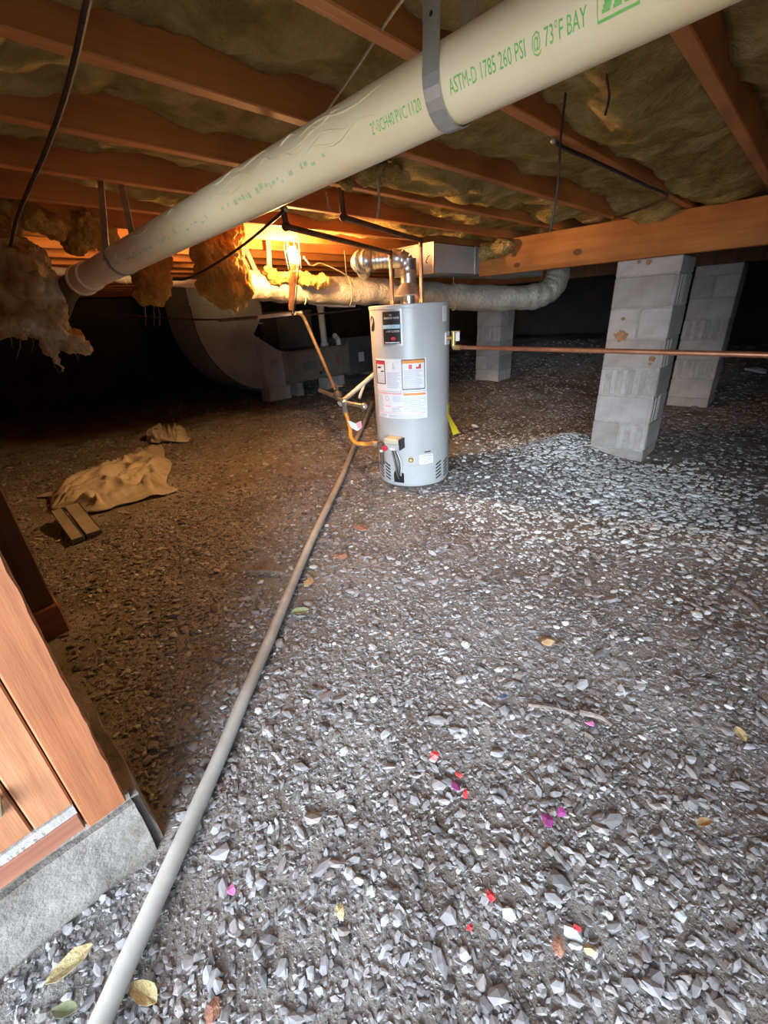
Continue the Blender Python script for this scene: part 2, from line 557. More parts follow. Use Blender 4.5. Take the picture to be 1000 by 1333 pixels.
gxs, gys, gss = [], [], []
for n, r0, r1, a0, a1, s0 in ((23000, 0.15, 1.6, -110, 45, 0.0064), (33000, 1.6, 3.2, -100, 30, 0.0082), (34000, 3.2, 6.0, -90, 20, 0.0105), (11000, 6.0, 9.0, -70, 12, 0.016)):
    x, y = scatter(n, r0, r1, a0, a1)
    s = s0 * np.exp(RNG.normal(0, 0.45, n))
    # thinner cover on the bare dirt patches
    bare = vnoise(x * 1.3 + 4, y * 1.3, 21) + 0.5 * vnoise(x * 3.1, y * 3.1, 22)
    keep = RNG.uniform(0, 1, n) < np.where(bare > 0.45, 0.35, 1.0)
    keep &= inside(x, y)
    gxs.append(x[keep]); gys.append(y[keep]); gss.append(np.minimum(s[keep], 0.026))
gx_ = np.concatenate(gxs); gy_ = np.concatenate(gys); gs_ = np.concatenate(gss)

# the 300 stones that show largest become parts of the floor, the rest one mass
dcam = np.sqrt(gx_ ** 2 + gy_ ** 2 + EYE ** 2)
q = np.stack([gx_, gy_, -EYE + 0 * gx_], 1) @ R
pxx = CX + F_PX * q[:, 0] / q[:, 2]; pyy = CY + F_PX * q[:, 1] / q[:, 2]
vis = (q[:, 2] > 0.1) & (pxx > -5) & (pxx < 1005) & (pyy > 400) & (pyy < 1340) & ~((gx_ < -.84) & (gy_ < .25 + (-.86 - gx_) * .12))
big = np.argsort(-np.where(vis, gs_ / dcam, 0))[:300]
rest = np.ones(len(gx_), bool); rest[big] = False
V, Fc = stones_mesh(gx_[rest], gy_[rest], gs_[rest], SHAPES)
go = bpy.data.objects.new('gravel', np_mesh('gravel', V, Fc)); COL.objects.link(go)
go.data.materials.append(MATS['gravel']); attach(go, fl); tag(go, kind='stuff')
stone_meshes = []
for i in range(10):
    me = np_mesh('stone', rock_shapes(1, (0.2, 0.42), 0.27)[0], ICO_F); me.materials.append(MATS['stone']); stone_meshes.append(me)
for k, i in enumerate(big):
    o = bpy.data.objects.new('stone', stone_meshes[k % 10]); COL.objects.link(o)
    s = float(gs_[i])
    o.location = (gx_[i], gy_[i], hz(gx_[i], gy_[i]) + s * 0.24)
    o.scale = (s * random.uniform(.9, 1.15), s * random.uniform(.8, 1.1), s)
    o.rotation_euler = (random.uniform(-.3, .3), random.uniform(-.3, .3), random.uniform(0, 6.28))
    attach(o, fl)

# fine grit between the stones
OCT_V = np.array([(1, 0, 0), (-.9, .1, 0), (0, .8, .1), (.1, -.75, 0), (0, .1, .55), (0, 0, -.5)])
OCT_F = np.array([(0, 2, 4), (2, 1, 4), (1, 3, 4), (3, 0, 4), (2, 0, 5), (1, 2, 5), (3, 1, 5), (0, 3, 5)])
gx2, gy2 = [], []
for n, r0, r1, a0, a1 in ((30000, .15, 1.7, -110, 45), (24000, 1.7, 3.2, -100, 30)):
    x, y = scatter(n, r0, r1, a0, a1); k = inside(x, y); gx2.append(x[k]); gy2.append(y[k])
x = np.concatenate(gx2); y = np.concatenate(gy2); n = len(x)
sz = .0033 * np.exp(RNG.normal(0, .4, n)) * np.clip(np.hypot(x, y) / 1.6, .9, 1.7); az = RNG.uniform(0, 2 * PI, n); sq = RNG.uniform(.5, 1, n)
vx = OCT_V[None, :, 0] * np.cos(az)[:, None] - OCT_V[None, :, 1] * (np.sin(az) * sq)[:, None]
vy = OCT_V[None, :, 0] * np.sin(az)[:, None] + OCT_V[None, :, 1] * (np.cos(az) * sq)[:, None]
V = np.stack([vx * sz[:, None] + x[:, None], vy * sz[:, None] + y[:, None], OCT_V[None, :, 2] * sz[:, None] + (hgt(x, y) + sz * .3)[:, None]], -1).reshape(-1, 3)
Fc = (OCT_F[None] + (np.arange(n) * 6)[:, None, None]).reshape(-1, 3)
gr = bpy.data.objects.new('grit', np_mesh('grit', V, Fc)); COL.objects.link(gr)
gr.data.materials.append(MATS['gravel']); attach(gr, fl); tag(gr, kind='stuff')

# pale pebbles: heaped round the front pillar, thinning toward the door
px_, py_, ps_ = [], [], []
for (cx, cy, sx, sy, n) in ((-1.35, 3.45, .28, .22, 900), (-.75, 3.05, .40, .26, 1100), (-.55, 2.55, .38, .28, 650), (-.15, 2.6, .35, .40, 500),
                            (-1.1, 2.2, .28, .20, 330), (-.75, 1.95, .22, .18, 190), (-.45, 3.35, .25, .15, 300), (-.35, 2.0, .5, .5, 260), (-1.55, 2.2, .3, .25, 150)):
    px_.append(RNG.normal(cx, sx, n)); py_.append(RNG.normal(cy, sy, n))
px_.append(RNG.uniform(-2.4, .3, 900)); py_.append(RNG.uniform(.2, 4.5, 900))
px_ = np.concatenate(px_); py_ = np.concatenate(py_)
ps_ = 0.0125 * np.exp(RNG.normal(0, .3, len(px_))) * np.clip(py_ / 2.4, 0.75, 1.1)
k = inside(px_, py_)
V, Fc = stones_mesh(px_[k], py_[k], ps_[k], PEBBLES, 0.3, 0.0)
po = bpy.data.objects.new('pale_pebbles', np_mesh('pale_pebbles', V, Fc)); COL.objects.link(po)
po.data.materials.append(MATS['pale_gravel']); attach(po, fl); tag(po, 'pale white pebbles heaped near the front pillar', kind='stuff')

# ---- ceiling: subfloor with joists
ceil_ = MB().box(XW0, XW1, -0.3, YW1, ZS, ZS + .03).build('ceiling', 'subfloor_wood')
tag(ceil_, 'board subfloor over the joists', kind='structure')
JX = [-0.36 - 0.402 * k for k in range(-10, 21)]
for x in JX:
    bm_ = MB().cham(-.019, .019, 0, YW1 - .02, 0, ZS - ZJ, .003)
    o = bm_.build('joist', 'joist_wood', ceil_, loc=(x + .019, -.0, ZJ))

# ---- outer walls
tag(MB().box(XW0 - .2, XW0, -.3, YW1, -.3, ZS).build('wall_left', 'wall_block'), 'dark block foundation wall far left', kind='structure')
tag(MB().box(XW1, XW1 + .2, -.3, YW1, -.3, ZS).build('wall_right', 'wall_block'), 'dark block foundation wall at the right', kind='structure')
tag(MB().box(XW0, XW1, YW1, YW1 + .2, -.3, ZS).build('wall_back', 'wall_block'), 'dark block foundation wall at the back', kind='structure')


# front wall: concrete stem wall and framed wall over it, with the open doorway
def stem(mb, x0, x1, y0, y1, z0, z1, seed, axis_end):
    bm = bmesh.new()
    bmesh.ops.create_cube(bm, size=1)
    for v in bm.verts:
        v.co = Vector((x0 + (v.co.x + .5) * (x1 - x0), y0 + (v.co.y + .5) * (y1 - y0), z0 + (v.co.z + .5) * (z1 - z0)))
    bmesh.ops.bevel(bm, geom=list(bm.edges), offset=.018, segments=2, affect='EDGES')
    bmesh.ops.subdivide_edges(bm, edges=[e for e in bm.edges if e.calc_length() > .1], cuts=14, use_grid_fill=True)
    for v in bm.verts:
        p = v.co * 9
        v.co += Vector((noise.noise(p), noise.noise(p + Vector((7, 0, 0))), noise.noise(p + Vector((0, 9, 0))))) * .010
    bm.verts.index_update()
    mb.add([v.co.copy() for v in bm.verts], [[v.index for v in f.verts] for f in bm.faces])
    bm.free()


mbw = MB()
stem(mbw, -1.40, OPEN_X0, -.42, .035, -.15, .205, 1, 0)
mbw.box(XW0, -1.38, -.42, .0, -.3, .20)
mbw.box(OPEN_X1, XW1, -.42, .03, -.3, .20)
wf = mbw.build('wall_front', 'concrete', smooth=True)
tag(wf, 'rough concrete stem wall beside the doorway', kind='structure')
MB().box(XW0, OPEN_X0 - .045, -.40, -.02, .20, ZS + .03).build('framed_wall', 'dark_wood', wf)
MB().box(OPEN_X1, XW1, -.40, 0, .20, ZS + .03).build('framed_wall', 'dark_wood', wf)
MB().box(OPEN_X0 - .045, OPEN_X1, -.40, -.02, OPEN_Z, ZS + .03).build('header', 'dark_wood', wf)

# door jamb on the left: upright at the corner, boards, bottom plate
jm = thing('trim_1', 'orange wooden door jamb boards standing on the concrete sill', None, (OPEN_X0 - .03, -.2, .2))
tag(jm, kind='structure')
JF = OPEN_X0


def board(y0, y1, z0, z1, x1, m, name='board', seed=0):
    bm = bmesh.new()
    bmesh.ops.create_cube(bm, size=1)
    for v in bm.verts:
        v.co = Vector((JF - .045 + (v.co.x + .5) * (x1 - JF + .045), y0 + (v.co.y + .5) * (y1 - y0), z0 + (v.co.z + .5) * (z1 - z0)))
    bmesh.ops.bevel(bm, geom=list(bm.edges), offset=.003, segments=1, affect='EDGES')
    if seed:
        bmesh.ops.subdivide_edges(bm, edges=[e for e in bm.edges if e.calc_length() > .5], cuts=70, use_grid_fill=True)
        for v in bm.verts:
            if v.co.y > y1 - .01:
                p = Vector((v.co.z * 22 + seed, v.co.x * 30, 0))
                v.co.y += noise.noise(p) * .004 + max(0, noise.noise(p * 3) - .35) * .012
    me = bpy.data.meshes.new(name); bm.to_mesh(me); bm.free()
    return obj(name, me, m, jm)


board(-.068, .006, .205, OPEN_Z, JF + .004, 'jamb_wood', 'board', 5)
board(-.135, -.071, .285, OPEN_Z, JF - .002, 'jamb_board')
board(-.205, -.138, .285, OPEN_Z, JF - .003, 'jamb_board')
board(-.275, -.208, .285, OPEN_Z, JF - .002, 'jamb_board')
board(-.398, -.278, .285, OPEN_Z, JF - .002, 'jamb_board')
board(-.398, -.071, .215, .262, JF + .006, 'plate_wood', 'bottom_plate')
mbm = MB()
for i in range(70):
    y = random.uniform(-.38, -.075); s = random.uniform(.003, .008)
    mbm.add([(JF - .004 + s * a, y + s * 1.6 * b, .266 + s * c) for a, b, c in ICO_V.tolist()], ICO_F.tolist())
mbm.box(JF - .03, JF + .001, -.39, -.072, .26, .284)
tag(mbm.build('mortar_crumbs', 'mortar', jm), kind='stuff')
MB().tube([(JF - .003, -.165, .40), (JF + .012, -.155, .415), (JF + .016, -.16, .39), (JF + .006, -.17, .37)], [.006, .012, .011, .004], 8).build('spider_sac', 'string', jm, smooth=True)

# ground outside
tag(MB().box(-6, 6, -8, -.42, -.12, -.06).build('ground_outside', 'outside_ground'), 'bare ground outside the doorway', kind='structure')


# ================================================================== PILLARS AND BEAMS
BW = 0.39


def block_mesh(kind):
    """hollow concrete block, origin at its lower left front corner, 16 x 8 x 8 in; kinds: face, flanged end, halves"""
    mb = MB()
    L, D, Hh = BW, BW / 2 - .004, 0.194
    if kind == 'stretcher':
        mb.cham(0, L, 0, D, 0, Hh, .006)
    elif kind == 'stretcher_ribbed':       # ears at the right end
        mb.cham(0, L - .022, 0, D, 0, Hh, .006)
        for a, b in ((0, .036), (D / 2 - .02, D / 2 + .02), (D - .036, D)):
            mb.cham(L - .03, L, a, b, 0.004, Hh - .004, .007)
    elif kind == 'header':
        mb.cham(0, D, 0, L, 0, Hh, .006)
    elif kind == 'header_ribbed':          # ears at the front end
        mb.cham(0, D, .022, L, 0, Hh, .006)
        for a, b in ((0, .040), (D / 2 - .022, D / 2 + .022), (D - .040, D)):
            mb.cham(a, b, 0, .03, 0.004, Hh - .004, .007)
    elif kind == 'cap':
        mb.cham(0, L, 0, BW, 0, .094, .006)
    me = bpy.data.meshes.new('block')
    me.from_pydata(mb.v, [], mb.f)
    bm = bmesh.new(); bm.from_mesh(me); bmesh.ops.recalc_face_normals(bm, faces=bm.faces); bm.to_mesh(me); bm.free()
    me.materials.append(MATS['block'])
    return me


BLK = {k: block_mesh(k) for k in ('stretcher', 'stretcher_ribbed', 'header', 'header_ribbed', 'cap')}


def pillar(x0, y0, ztop, courses, label, zbase):
    """x0,y0: left front corner; courses from the top down"""
    t = thing('block_pillar', label, 'pillar', (x0 + BW / 2, y0 + BW / 2, zbase), 'concrete block pillars under the beams')
    z = ztop
    def put(kind, x, y, zz, rz=0):
        o = bpy.data.objects.new('block', BLK[kind]); COL.objects.link(o)
        o.location = (x + random.uniform(-.0025, .0025), y + random.uniform(-.003, .003), zz)
        o.rotation_euler[2] = random.uniform(-.006, .006)
        attach(o, t)
    z -= .1
    put('cap', x0, y0, z)
    nb = 0
    for c in courses:
        z -= .2; nb += 1
        if c[0] == 's':
            put('stretcher_ribbed' if 'r' in c else 'stretcher', x0, y0, z); put('stretcher', x0, y0 + BW / 2 + .004, z)
        else:
            k = 'header_ribbed' if 'r' in c else 'header'
            put('header' if 'l' in c else k, x0, y0, z); put(k, x0 + BW / 2 + .004, y0, z)
    MB().box(x0 + .005, x0 + BW - .005, y0 + .005, y0 + BW - .005, z, ztop - .004).build('mortar', 'mortar', t)
    return t


p1 = pillar(-1.108, 3.611, 1.376, ['sr', 'h', 'sr', 'hr', 'sr', 'hrl', 's'], 'tall pale block pillar in front, its foot in white pebbles', 0)
pillar(-1.035, 5.865, 1.392, ['h', 's', 'hr', 's', 'hr', 's', 's'], 'shadowed block pillar standing behind the tall front pillar', -.05)
pillar(-3.66, 5.98, 1.376, ['h', 's', 'hr', 'sr', 'h', 's'], 'short-looking block pillar behind the water heater, under the duct', .1)


def blotch(c, r, seed, parent):
    """reddish clay stain patch on a pillar face"""
    n = 26
    vs = [Vector((c[0], c[1], c[2]))]
    for k in range(n):
        a = 2 * PI * k / n
        rr = r * (1 + .45 * noise.noise(Vector((math.cos(a) * 2 + seed, math.sin(a) * 2, 0))) + .25 * noise.noise(Vector((math.cos(a) * 6 + seed, math.sin(a) * 6, 3))))
        vs.append(Vector((c[0] + rr * math.cos(a), c[1], c[2] + rr * .85 * math.sin(a))))
    b = [v + Vector((0, .006, 0)) for v in vs]
    mb = MB().add(vs + b, [(0, 1 + k, 1 + (k + 1) % n) for k in range(n)] + [(1 + k, n + 2 + k, n + 2 + (k + 1) % n, 1 + (k + 1) % n) for k in range(n)])
    return mb.build('clay_stain', 'stain', parent)


for i, (px, py, r) in enumerate(((809, 437, .045), (811, 415, .013), (849, 467, .022), (846, 474, .012), (845, 341, .018), (832, 341, .012))):
    c = AY(px, py, 3.6075)
    blotch(c, r, i * 5, p1)

# beams
t = thing('support_beam', 'orange timber beam resting on the tall front pillar', 'beam', (0.4, 3.64, 1.376))
for y in (3.613, 3.653):
    MB().cham(-2.21, XW1 - .02, y, y + .038, 1.376, ZJ - .001, .003).build('beam_board', 'beam_wood', t)
for (px, py, r) in ((752, 328, .020), (673, 345, .017), (669, 332, .014)):
    c = AY(px, py, 3.611)
    MB().add([(c.x + r * 1.6 * math.cos(a), 3.6115, c.z + r * math.sin(a)) for a in [k * PI / 6 for k in range(12)]] + [(c.x + r * 1.6 * math.cos(a), 3.618, c.z + r * math.sin(a)) for a in [k * PI / 6 for k in range(12)]],
             [tuple(range(12))] + [(k, (k + 1) % 12, 12 + (k + 1) % 12, 12 + k) for k in range(12)]).build('knot', 'dark_wood', t)
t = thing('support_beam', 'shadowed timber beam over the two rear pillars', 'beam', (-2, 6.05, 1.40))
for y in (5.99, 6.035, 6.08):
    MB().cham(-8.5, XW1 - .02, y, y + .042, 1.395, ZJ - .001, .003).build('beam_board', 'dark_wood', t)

# upright against the inside of the front wall, past the jamb
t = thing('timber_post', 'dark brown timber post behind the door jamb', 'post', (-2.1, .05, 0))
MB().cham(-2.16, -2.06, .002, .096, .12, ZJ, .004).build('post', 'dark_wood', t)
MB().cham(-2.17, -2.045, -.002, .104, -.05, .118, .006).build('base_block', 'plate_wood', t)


# ================================================================== FIBERGLASS
def bay_batt(i, x0, x1, y0, y1, mean, amp, label, m='fiberglass', seed=0):
    nx, ny = 16, int((y1 - y0) / .03)
    U, W = np.meshgrid(np.linspace(0, 1, nx), np.linspace(0, 1, ny))
    X = x0 + (x1 - x0) * U; Y = y0 + (y1 - y0) * W
    edge = np.minimum(U, 1 - U) * 2
    z = mean - 0.035 * np.sin(edge * PI / 2) + amp * vnoise(Y * 1.6 + seed, X * 2 + seed, seed) + amp * .55 * vnoise(Y * 5 + seed, X * 6, seed + 1) + amp * .3 * vnoise(Y * 14, X * 14, seed + 2) + .006 * vnoise(Y * 40, X * 40, seed + 3)
    z = np.clip(z, ZJ - .05, ZS - .03)
    z = np.where((U < .08) | (U > .92), np.maximum(z, ZJ + .004), z)
    V1 = np.stack([X.ravel(), Y.ravel(), z.ravel()], 1)
    V2 = np.stack([X.ravel(), Y.ravel(), np.full(X.size, ZS - .003)], 1)
    id_ = np.arange(X.size).reshape(X.shape)
    Q = np.stack([id_[:-1, :-1], id_[1:, :-1], id_[1:, 1:], id_[:-1, 1:]], -1).reshape(-1, 4)
    n = X.size
    border = list(id_[0, :]) + list(id_[1:, -1]) + list(id_[-1, -2::-1]) + list(id_[-2:0:-1, 0])
    B = np.array([(border[k], border[(k + 1) % len(border)], border[(k + 1) % len(border)] + n, border[k] + n) for k in range(len(border))])
    me = np_mesh('insulation_batt', np.concatenate([V1, V2]), np.concatenate([Q, Q[:, ::-1] + n, B]))
    o = obj('insulation_batt', me, m, smooth='full')
    return tag(o, label, 'insulation', 'yellow fiberglass batts between the joists')


BAY_LABELS = {
    -2: ('yellow insulation batt overhead at the far right edge', 1.70, .035),
    -1: ('yellow insulation batt right of the broad right-hand joist', 1.70, .035),
    0: ('sagging yellow insulation batt left of the broad right-hand joist', 1.665, .055),
    1: ('yellow insulation batt between pipe strap and the dangling black wire', 1.665, .055),
    2: ('broad matted yellow insulation batt at top, left of the pipe strap', 1.655, .055),
    3: ('grey-yellow insulation batt in second joist bay from top left', 1.69, .045),
    4: ('grey-yellow insulation batt in third joist bay from top left', 1.70, .045),
    5: ('insulation batt in the bay above the twin hanging straps', 1.71, .045),
    6: ('insulation batt in the bay just left of the work light', 1.74, .035),
    7: ('bright yellow insulation batt in the bay over the work light', 1.72, .035),
    8: ('warm-lit insulation batt in the bay just beyond the work light', 1.74, .03),
    9: ('insulation batt in second joist bay beyond the work light', 1.75, .03),
    10: ('insulation batt in third joist bay beyond the work light', 1.75, .03),
    11: ('insulation batt in the bay above the flexible duct end', 1.75, .03),
    12: ('insulation batt in the bay above the dark left corner', 1.75, .03),
}
for k, (lb, mean, amp) in BAY_LABELS.items():
    xa = -0.36 - 0.402 * k
    # bay k lies on the far side of joist k
    bay_batt(k, xa - 0.402 + .0385, xa - .0005, .05, 7.5, mean, amp, lb, seed=31 + k * 3)


def fluff(name, blobs, m, voxel=.008, amp=.016, freq=14, seed=0, parent=None):
    """ragged wool clump: blobs of (centre, radii) fused and roughened"""
    bm = bmesh.new()
    for (c, r) in blobs:
        g = bmesh.ops.create_icosphere(bm, subdivisions=3, radius=1.0)
        for v in g['verts']:
            v.co = Vector((v.co.x * r[0], v.co.y * r[1], v.co.z * r[2])) + Vector(c)
    me = bpy.data.meshes.new('tmp'); bm.to_mesh(me); bm.free()
    tmp = bpy.data.objects.new('tmp', me); COL.objects.link(tmp)
    md = tmp.modifiers.new('r', 'REMESH'); md.mode = 'VOXEL'; md.voxel_size = voxel
    dg = bpy.context.evaluated_depsgraph_get(); dg.update()
    me2 = bpy.data.meshes.new_from_object(tmp.evaluated_get(dg))
    bpy.data.objects.remove(tmp)
    sd = Vector((seed, seed * .7, 0))
    nn = [v.normal.copy() for v in me2.vertices]
    for v, n_ in zip(me2.vertices, nn):
        p = v.co * freq + sd
        v.co += n_ * amp * (noise.noise(p) * 1.2 + noise.noise(p * 2.3) * .8 + noise.noise(Vector((p.x, p.y, p.z * .6)) * 5) * .6 + noise.noise(Vector((p.x, p.y, p.z * .5)) * 11) * .35)
    me2.name = name
    return obj(name, me2, m, parent, smooth='full')


def strands(name, starts, length, m, parent, r=.0012, seed=0, sway=.35):
    rnd = random.Random(seed)
    for s in starts:
        p = Vector(s); d = Vector((rnd.uniform(-1, 1) * sway, rnd.uniform(-1, 1) * sway, -1)).normalized()
        L = length * rnd.uniform(.5, 1.2); pts = [p.copy()]
        for k in range(5):
            p = p + d * (L / 5); d = (d + Vector((rnd.uniform(-.4, .4), rnd.uniform(-.4, .4), -.1))).normalized(); pts.append(p.copy())
        MB().tube(pts, [r, r, r, r * .8, r * .6, r * .3], 4).build(name, m, parent)


def clump(label, spec, m, plane, starts=(), slen=.1, **kw):
    """spec: (px,py, half-width px, half-height px, depth m); plane: function px,py -> point"""
    bl = []
    for (px, py, rx, ry, dp) in spec:
        c = plane(px, py); sc = (Vector(c) - Vector((0, 0, EYE))).dot(Vector((R[0, 2], R[1, 2], R[2, 2]))) / F_PX
        bl.append((c, (max(rx * sc, dp * .6), max(rx * sc, dp * .6), ry * sc)))
    base = Vector(bl[0][0])
    t = thing('hanging_insulation', label, 'insulation', base, 'torn insulation hanging below the joists')
    fluff('wool', bl, m, parent=t, **kw)
    if starts:
        strands('fiber_strand', [plane(*s) for s in starts], slen, 'string', t, seed=len(label))
    return t


PL = lambda px, py: AX(px, py, -2.42)
clump('large pale torn insulation flap hanging at the left edge, ragged at the bottom',
      [(2, 330, 26, 34, .05), (25, 345, 34, 32, .06), (40, 375, 36, 32, .06), (8, 385, 24, 36, .05), (22, 412, 26, 26, .05), (58, 405, 24, 30, .05),
       (45, 425, 18, 14, .04), (72, 428, 20, 22, .04), (92, 441, 18, 14, .035), (107, 451, 12, 9, .03), (66, 452, 7, 14, .02), (74, 468, 5, 12, .018), (80, 478, 3, 9, .012), (-15, 400, 20, 40, .05)],
      'fiberglass_pale', PL, [(26, 440), (95, 455), (70, 470), (100, 455), (8, 425), (40, 435)], .09, seed=3, amp=.020)
PL2 = lambda px, py: AX(px, py, -2.55)
clump('small amber insulation tuft hanging above the large left flap',
      [(10, 270, 22, 22, .06), (40, 283, 22, 16, .06), (62, 293, 20, 12, .05), (10, 300, 14, 20, .05), (70, 300, 10, 10, .04)], 'fiberglass_amber', PL2, seed=9, amp=.018)
clump('amber insulation roll behind the end of the big white pipe',
      [(90, 285, 18, 20, .07), (110, 295, 26, 24, .07), (130, 303, 20, 20, .07), (95, 315, 14, 16, .06)], 'fiberglass_amber', lambda a, b: AX(a, b, -2.8), seed=14, amp=.016)
clump('narrow amber insulation piece hanging under the big white pipe',
      [(195, 340, 24, 30, .06), (198, 362, 25, 26, .06), (197, 382, 21, 14, .05), (188, 392, 8, 6, .03), (207, 392, 7, 7, .03)], 'fiberglass_amber',
      lambda a, b: AD(a, b, 3.1), [(188, 395), (205, 396), (199, 393)], .12, seed=21, amp=.017)
clump('broad amber insulation sheet hanging left of the work light',
      [(285, 300, 34, 26, .05), (283, 325, 34, 28, .05), (288, 350, 32, 28, .05), (292, 375, 28, 22, .05), (312, 360, 16, 26, .04), (320, 372, 10, 18, .04), (296, 393, 14, 9, .03), (305, 398, 5, 8, .02), (316, 392, 4, 9, .02), (270, 375, 12, 12, .03)],
      'fiberglass_amber', lambda a, b: AD(a, b, 3.05), [(300, 400), (316, 398), (280, 390)], .06, seed=28, amp=.013)
clump('ragged yellow insulation tuft bulging under the joists, right of the big pipe',
      [(455, 238, 12, 6, .05), (480, 228, 18, 8, .06), (510, 222, 16, 7, .06)], 'fiberglass', lambda a, b: AZ(a, b, 1.60), [(536, 214), (424, 250), (427, 255)], .07, seed=35, amp=.02)
clump('yellow insulation wad stuffed on top of the beam end',
      [(640, 326, 14, 10, .05), (655, 322, 16, 9, .05), (632, 330, 8, 9, .04)], 'fiberglass', lambda a, b: AY(a, b, 3.56), seed=42, amp=.016)

# ================================================================== OVERHEAD DRAIN PIPE
PR = 0.0445


def pipe_pt(x):
    return Vector((x, .635 + .0124 * x, 1.441 + .0496 * x))


t = thing('drain_pipe', 'big cream plastic drain pipe with green print crossing overhead', 'pipe', pipe_pt(-.8))
MB().tube([pipe_pt(1.1 - .05 * k) for k in range(66)], PR, 36).build('pipe', 'pvc', t, smooth=True)
cpl = MB()
cpl.tube([pipe_pt(-2.06), pipe_pt(-2.063), pipe_pt(-2.175), pipe_pt(-2.18)], [PR + .001, PR + .0065, PR + .0065, PR + .003], 36)
cpl.tube([pipe_pt(-2.165), pipe_pt(-2.168), pipe_pt(-2.186), pipe_pt(-2.19)], [PR + .006, PR + .011, PR + .011, PR + .006], 36)
cpl.build('coupling', 'pvc', t, smooth=True)
e0 = pipe_pt(-2.15); e1 = pipe_pt(-2.42)
MB().tube(rounded([e0, e1, e1 + Vector((-.16, -.03, -.10)), e1 + Vector((-.34, -.04, -.12))], .12), PR * .98, 24).build('lower_elbow', 'rust_iron', t, smooth=True)


def text_geo(s, size, step):
    cu = bpy.data.curves.new('tx', 'FONT'); cu.body = s; cu.size = size; cu.resolution_u = 2
    o = bpy.data.objects.new('tx', cu); COL.objects.link(o)
    dg = bpy.context.evaluated_depsgraph_get(); dg.update()
    me = bpy.data.meshes.new_from_object(o.evaluated_get(dg))
    bpy.data.objects.remove(o)
    bm = bmesh.new(); bm.from_mesh(me); bpy.data.meshes.remove(me)
    if step and len(bm.verts):
        y0 = min(v.co.y for v in bm.verts); y1 = max(v.co.y for v in bm.verts); y = y0 + step
        while y < y1:
            bmesh.ops.bisect_plane(bm, geom=list(bm.verts) + list(bm.edges) + list(bm.faces), plane_co=(0, y, 0), plane_no=(0, 1, 0)); y += step
    bm.verts.index_update()
    vs = [(v.co.x, v.co.y) for v in bm.verts]; fs = [[v.index for v in f.verts] for f in bm.faces]
    bm.free()
    return vs, fs


N0 = Vector((0, -.91, -.416)).normalized(); T0 = Vector((0, -.416, .91)).normalized()


def pipe_map(x, v, off=.0007):
    a = v / PR
    return pipe_pt(x) + (N0 * math.cos(a) + T0 * math.sin(a)) * (PR + off)


def pipe_text(s, x0, x1, v0, size, m, name='lettering'):
    vs, fs = text_geo(s, size, .003)
    w = max(v[0] for v in vs); k = (x1 - x0) / w
    mb = MB().add([pipe_map(x0 + a * k, v0 + b - size * .35) for a, b in vs], fs)
    return mb.build(name, m, t)


XP = lambda px, py: AY(px, py, .595).x
pipe_text('2"-SCH40 PVC 1120', XP(487, 167), XP(551, 137), -.002, .0195, 'green_ink')
pipe_text('ASTM-D 1785 260 PSI  @ 73°F BAY', XP(588, 124), XP(764, 35), -.001, .0215, 'green_ink')
xl0, xl1 = XP(776, 40), XP(832, 5)
mb = MB()
for (a0, a1, b0, b1) in ((0, 1, .012, .0145), (0, 1, -.012, -.0095), (0, .02, -.012, .0145), (.98, 1, -.012, .0145)):
    n = 6
    for k in range(n):
        c0 = b0 + (b1 - b0) * k / n; c1 = b0 + (b1 - b0) * (k + 1) / n
        X0 = xl0 + (xl1 - xl0) * a0; X1 = xl0 + (xl1 - xl0) * a1
        mb.add([pipe_map(X0, c0), pipe_map(X1, c0), pipe_map(X1, c1), pipe_map(X0, c1)], [(0, 1, 2, 3)])
mb.build('logo_outline', 'green_ink', t)
mb = MB()
for k in range(3):      # solid marks inside the outlined logo
    a = xl0 + (xl1 - xl0) * (.12 + .27 * k)
    for j in range(5):
        c0 = -.006 + .003 * j; sh = .003 * j * .4
        mb.add([pipe_map(a + sh, c0), pipe_map(a + sh + (xl1 - xl0) * .2, c0), pipe_map(a + sh + (xl1 - xl0) * .2, c0 + .003), pipe_map(a + sh, c0 + .003)], [(0, 1, 2, 3)])
mb.build('logo_marks', 'green_ink', t)
# worn, unreadable print further along
mb = MB(); rnd = random.Random(4)
x = -1.78
while x < -.66:
    wd = rnd.uniform(.006, .016)
    if rnd.random() < .72:
        h0 = rnd.uniform(-.007, 0); h1 = h0 + rnd.uniform(.003, .010)
        for j in range(3):
            c0 = h0 + (h1 - h0) * j / 3; c1 = h0 + (h1 - h0) * (j + 1) / 3
            mb.add([pipe_map(x, c0 - .004), pipe_map(x + wd * .7, c0 - .004), pipe_map(x + wd * .7, c1 - .004), pipe_map(x, c1 - .004)], [(0, 1, 2, 3)])
    x += wd + (.05 if rnd.random() < .06 else .002)
tag(mb.build('worn_print', 'faded_ink', t), kind='stuff')
# glue runs and grime ridges on the left part of the pipe
mb = MB()
for i in range(26):
    xa = rnd.uniform(-1.9, -.62); L = rnd.uniform(.05, .2); v = rnd.uniform(.002, .05)
    pts = [pipe_map(xa + L * k / 8, v + .006 * math.sin(k * .9 + i) + .003 * noise.noise(Vector((xa * 30 + k, i, 0))), .0003) for k in range(9)]
    mb.tube(pts, [.0004, .0012, .002, .0022, .002, .0022, .0018, .001, .0004], 5)
tag(mb.build('surface_ridges', 'pvc', t, smooth=True), kind='stuff')


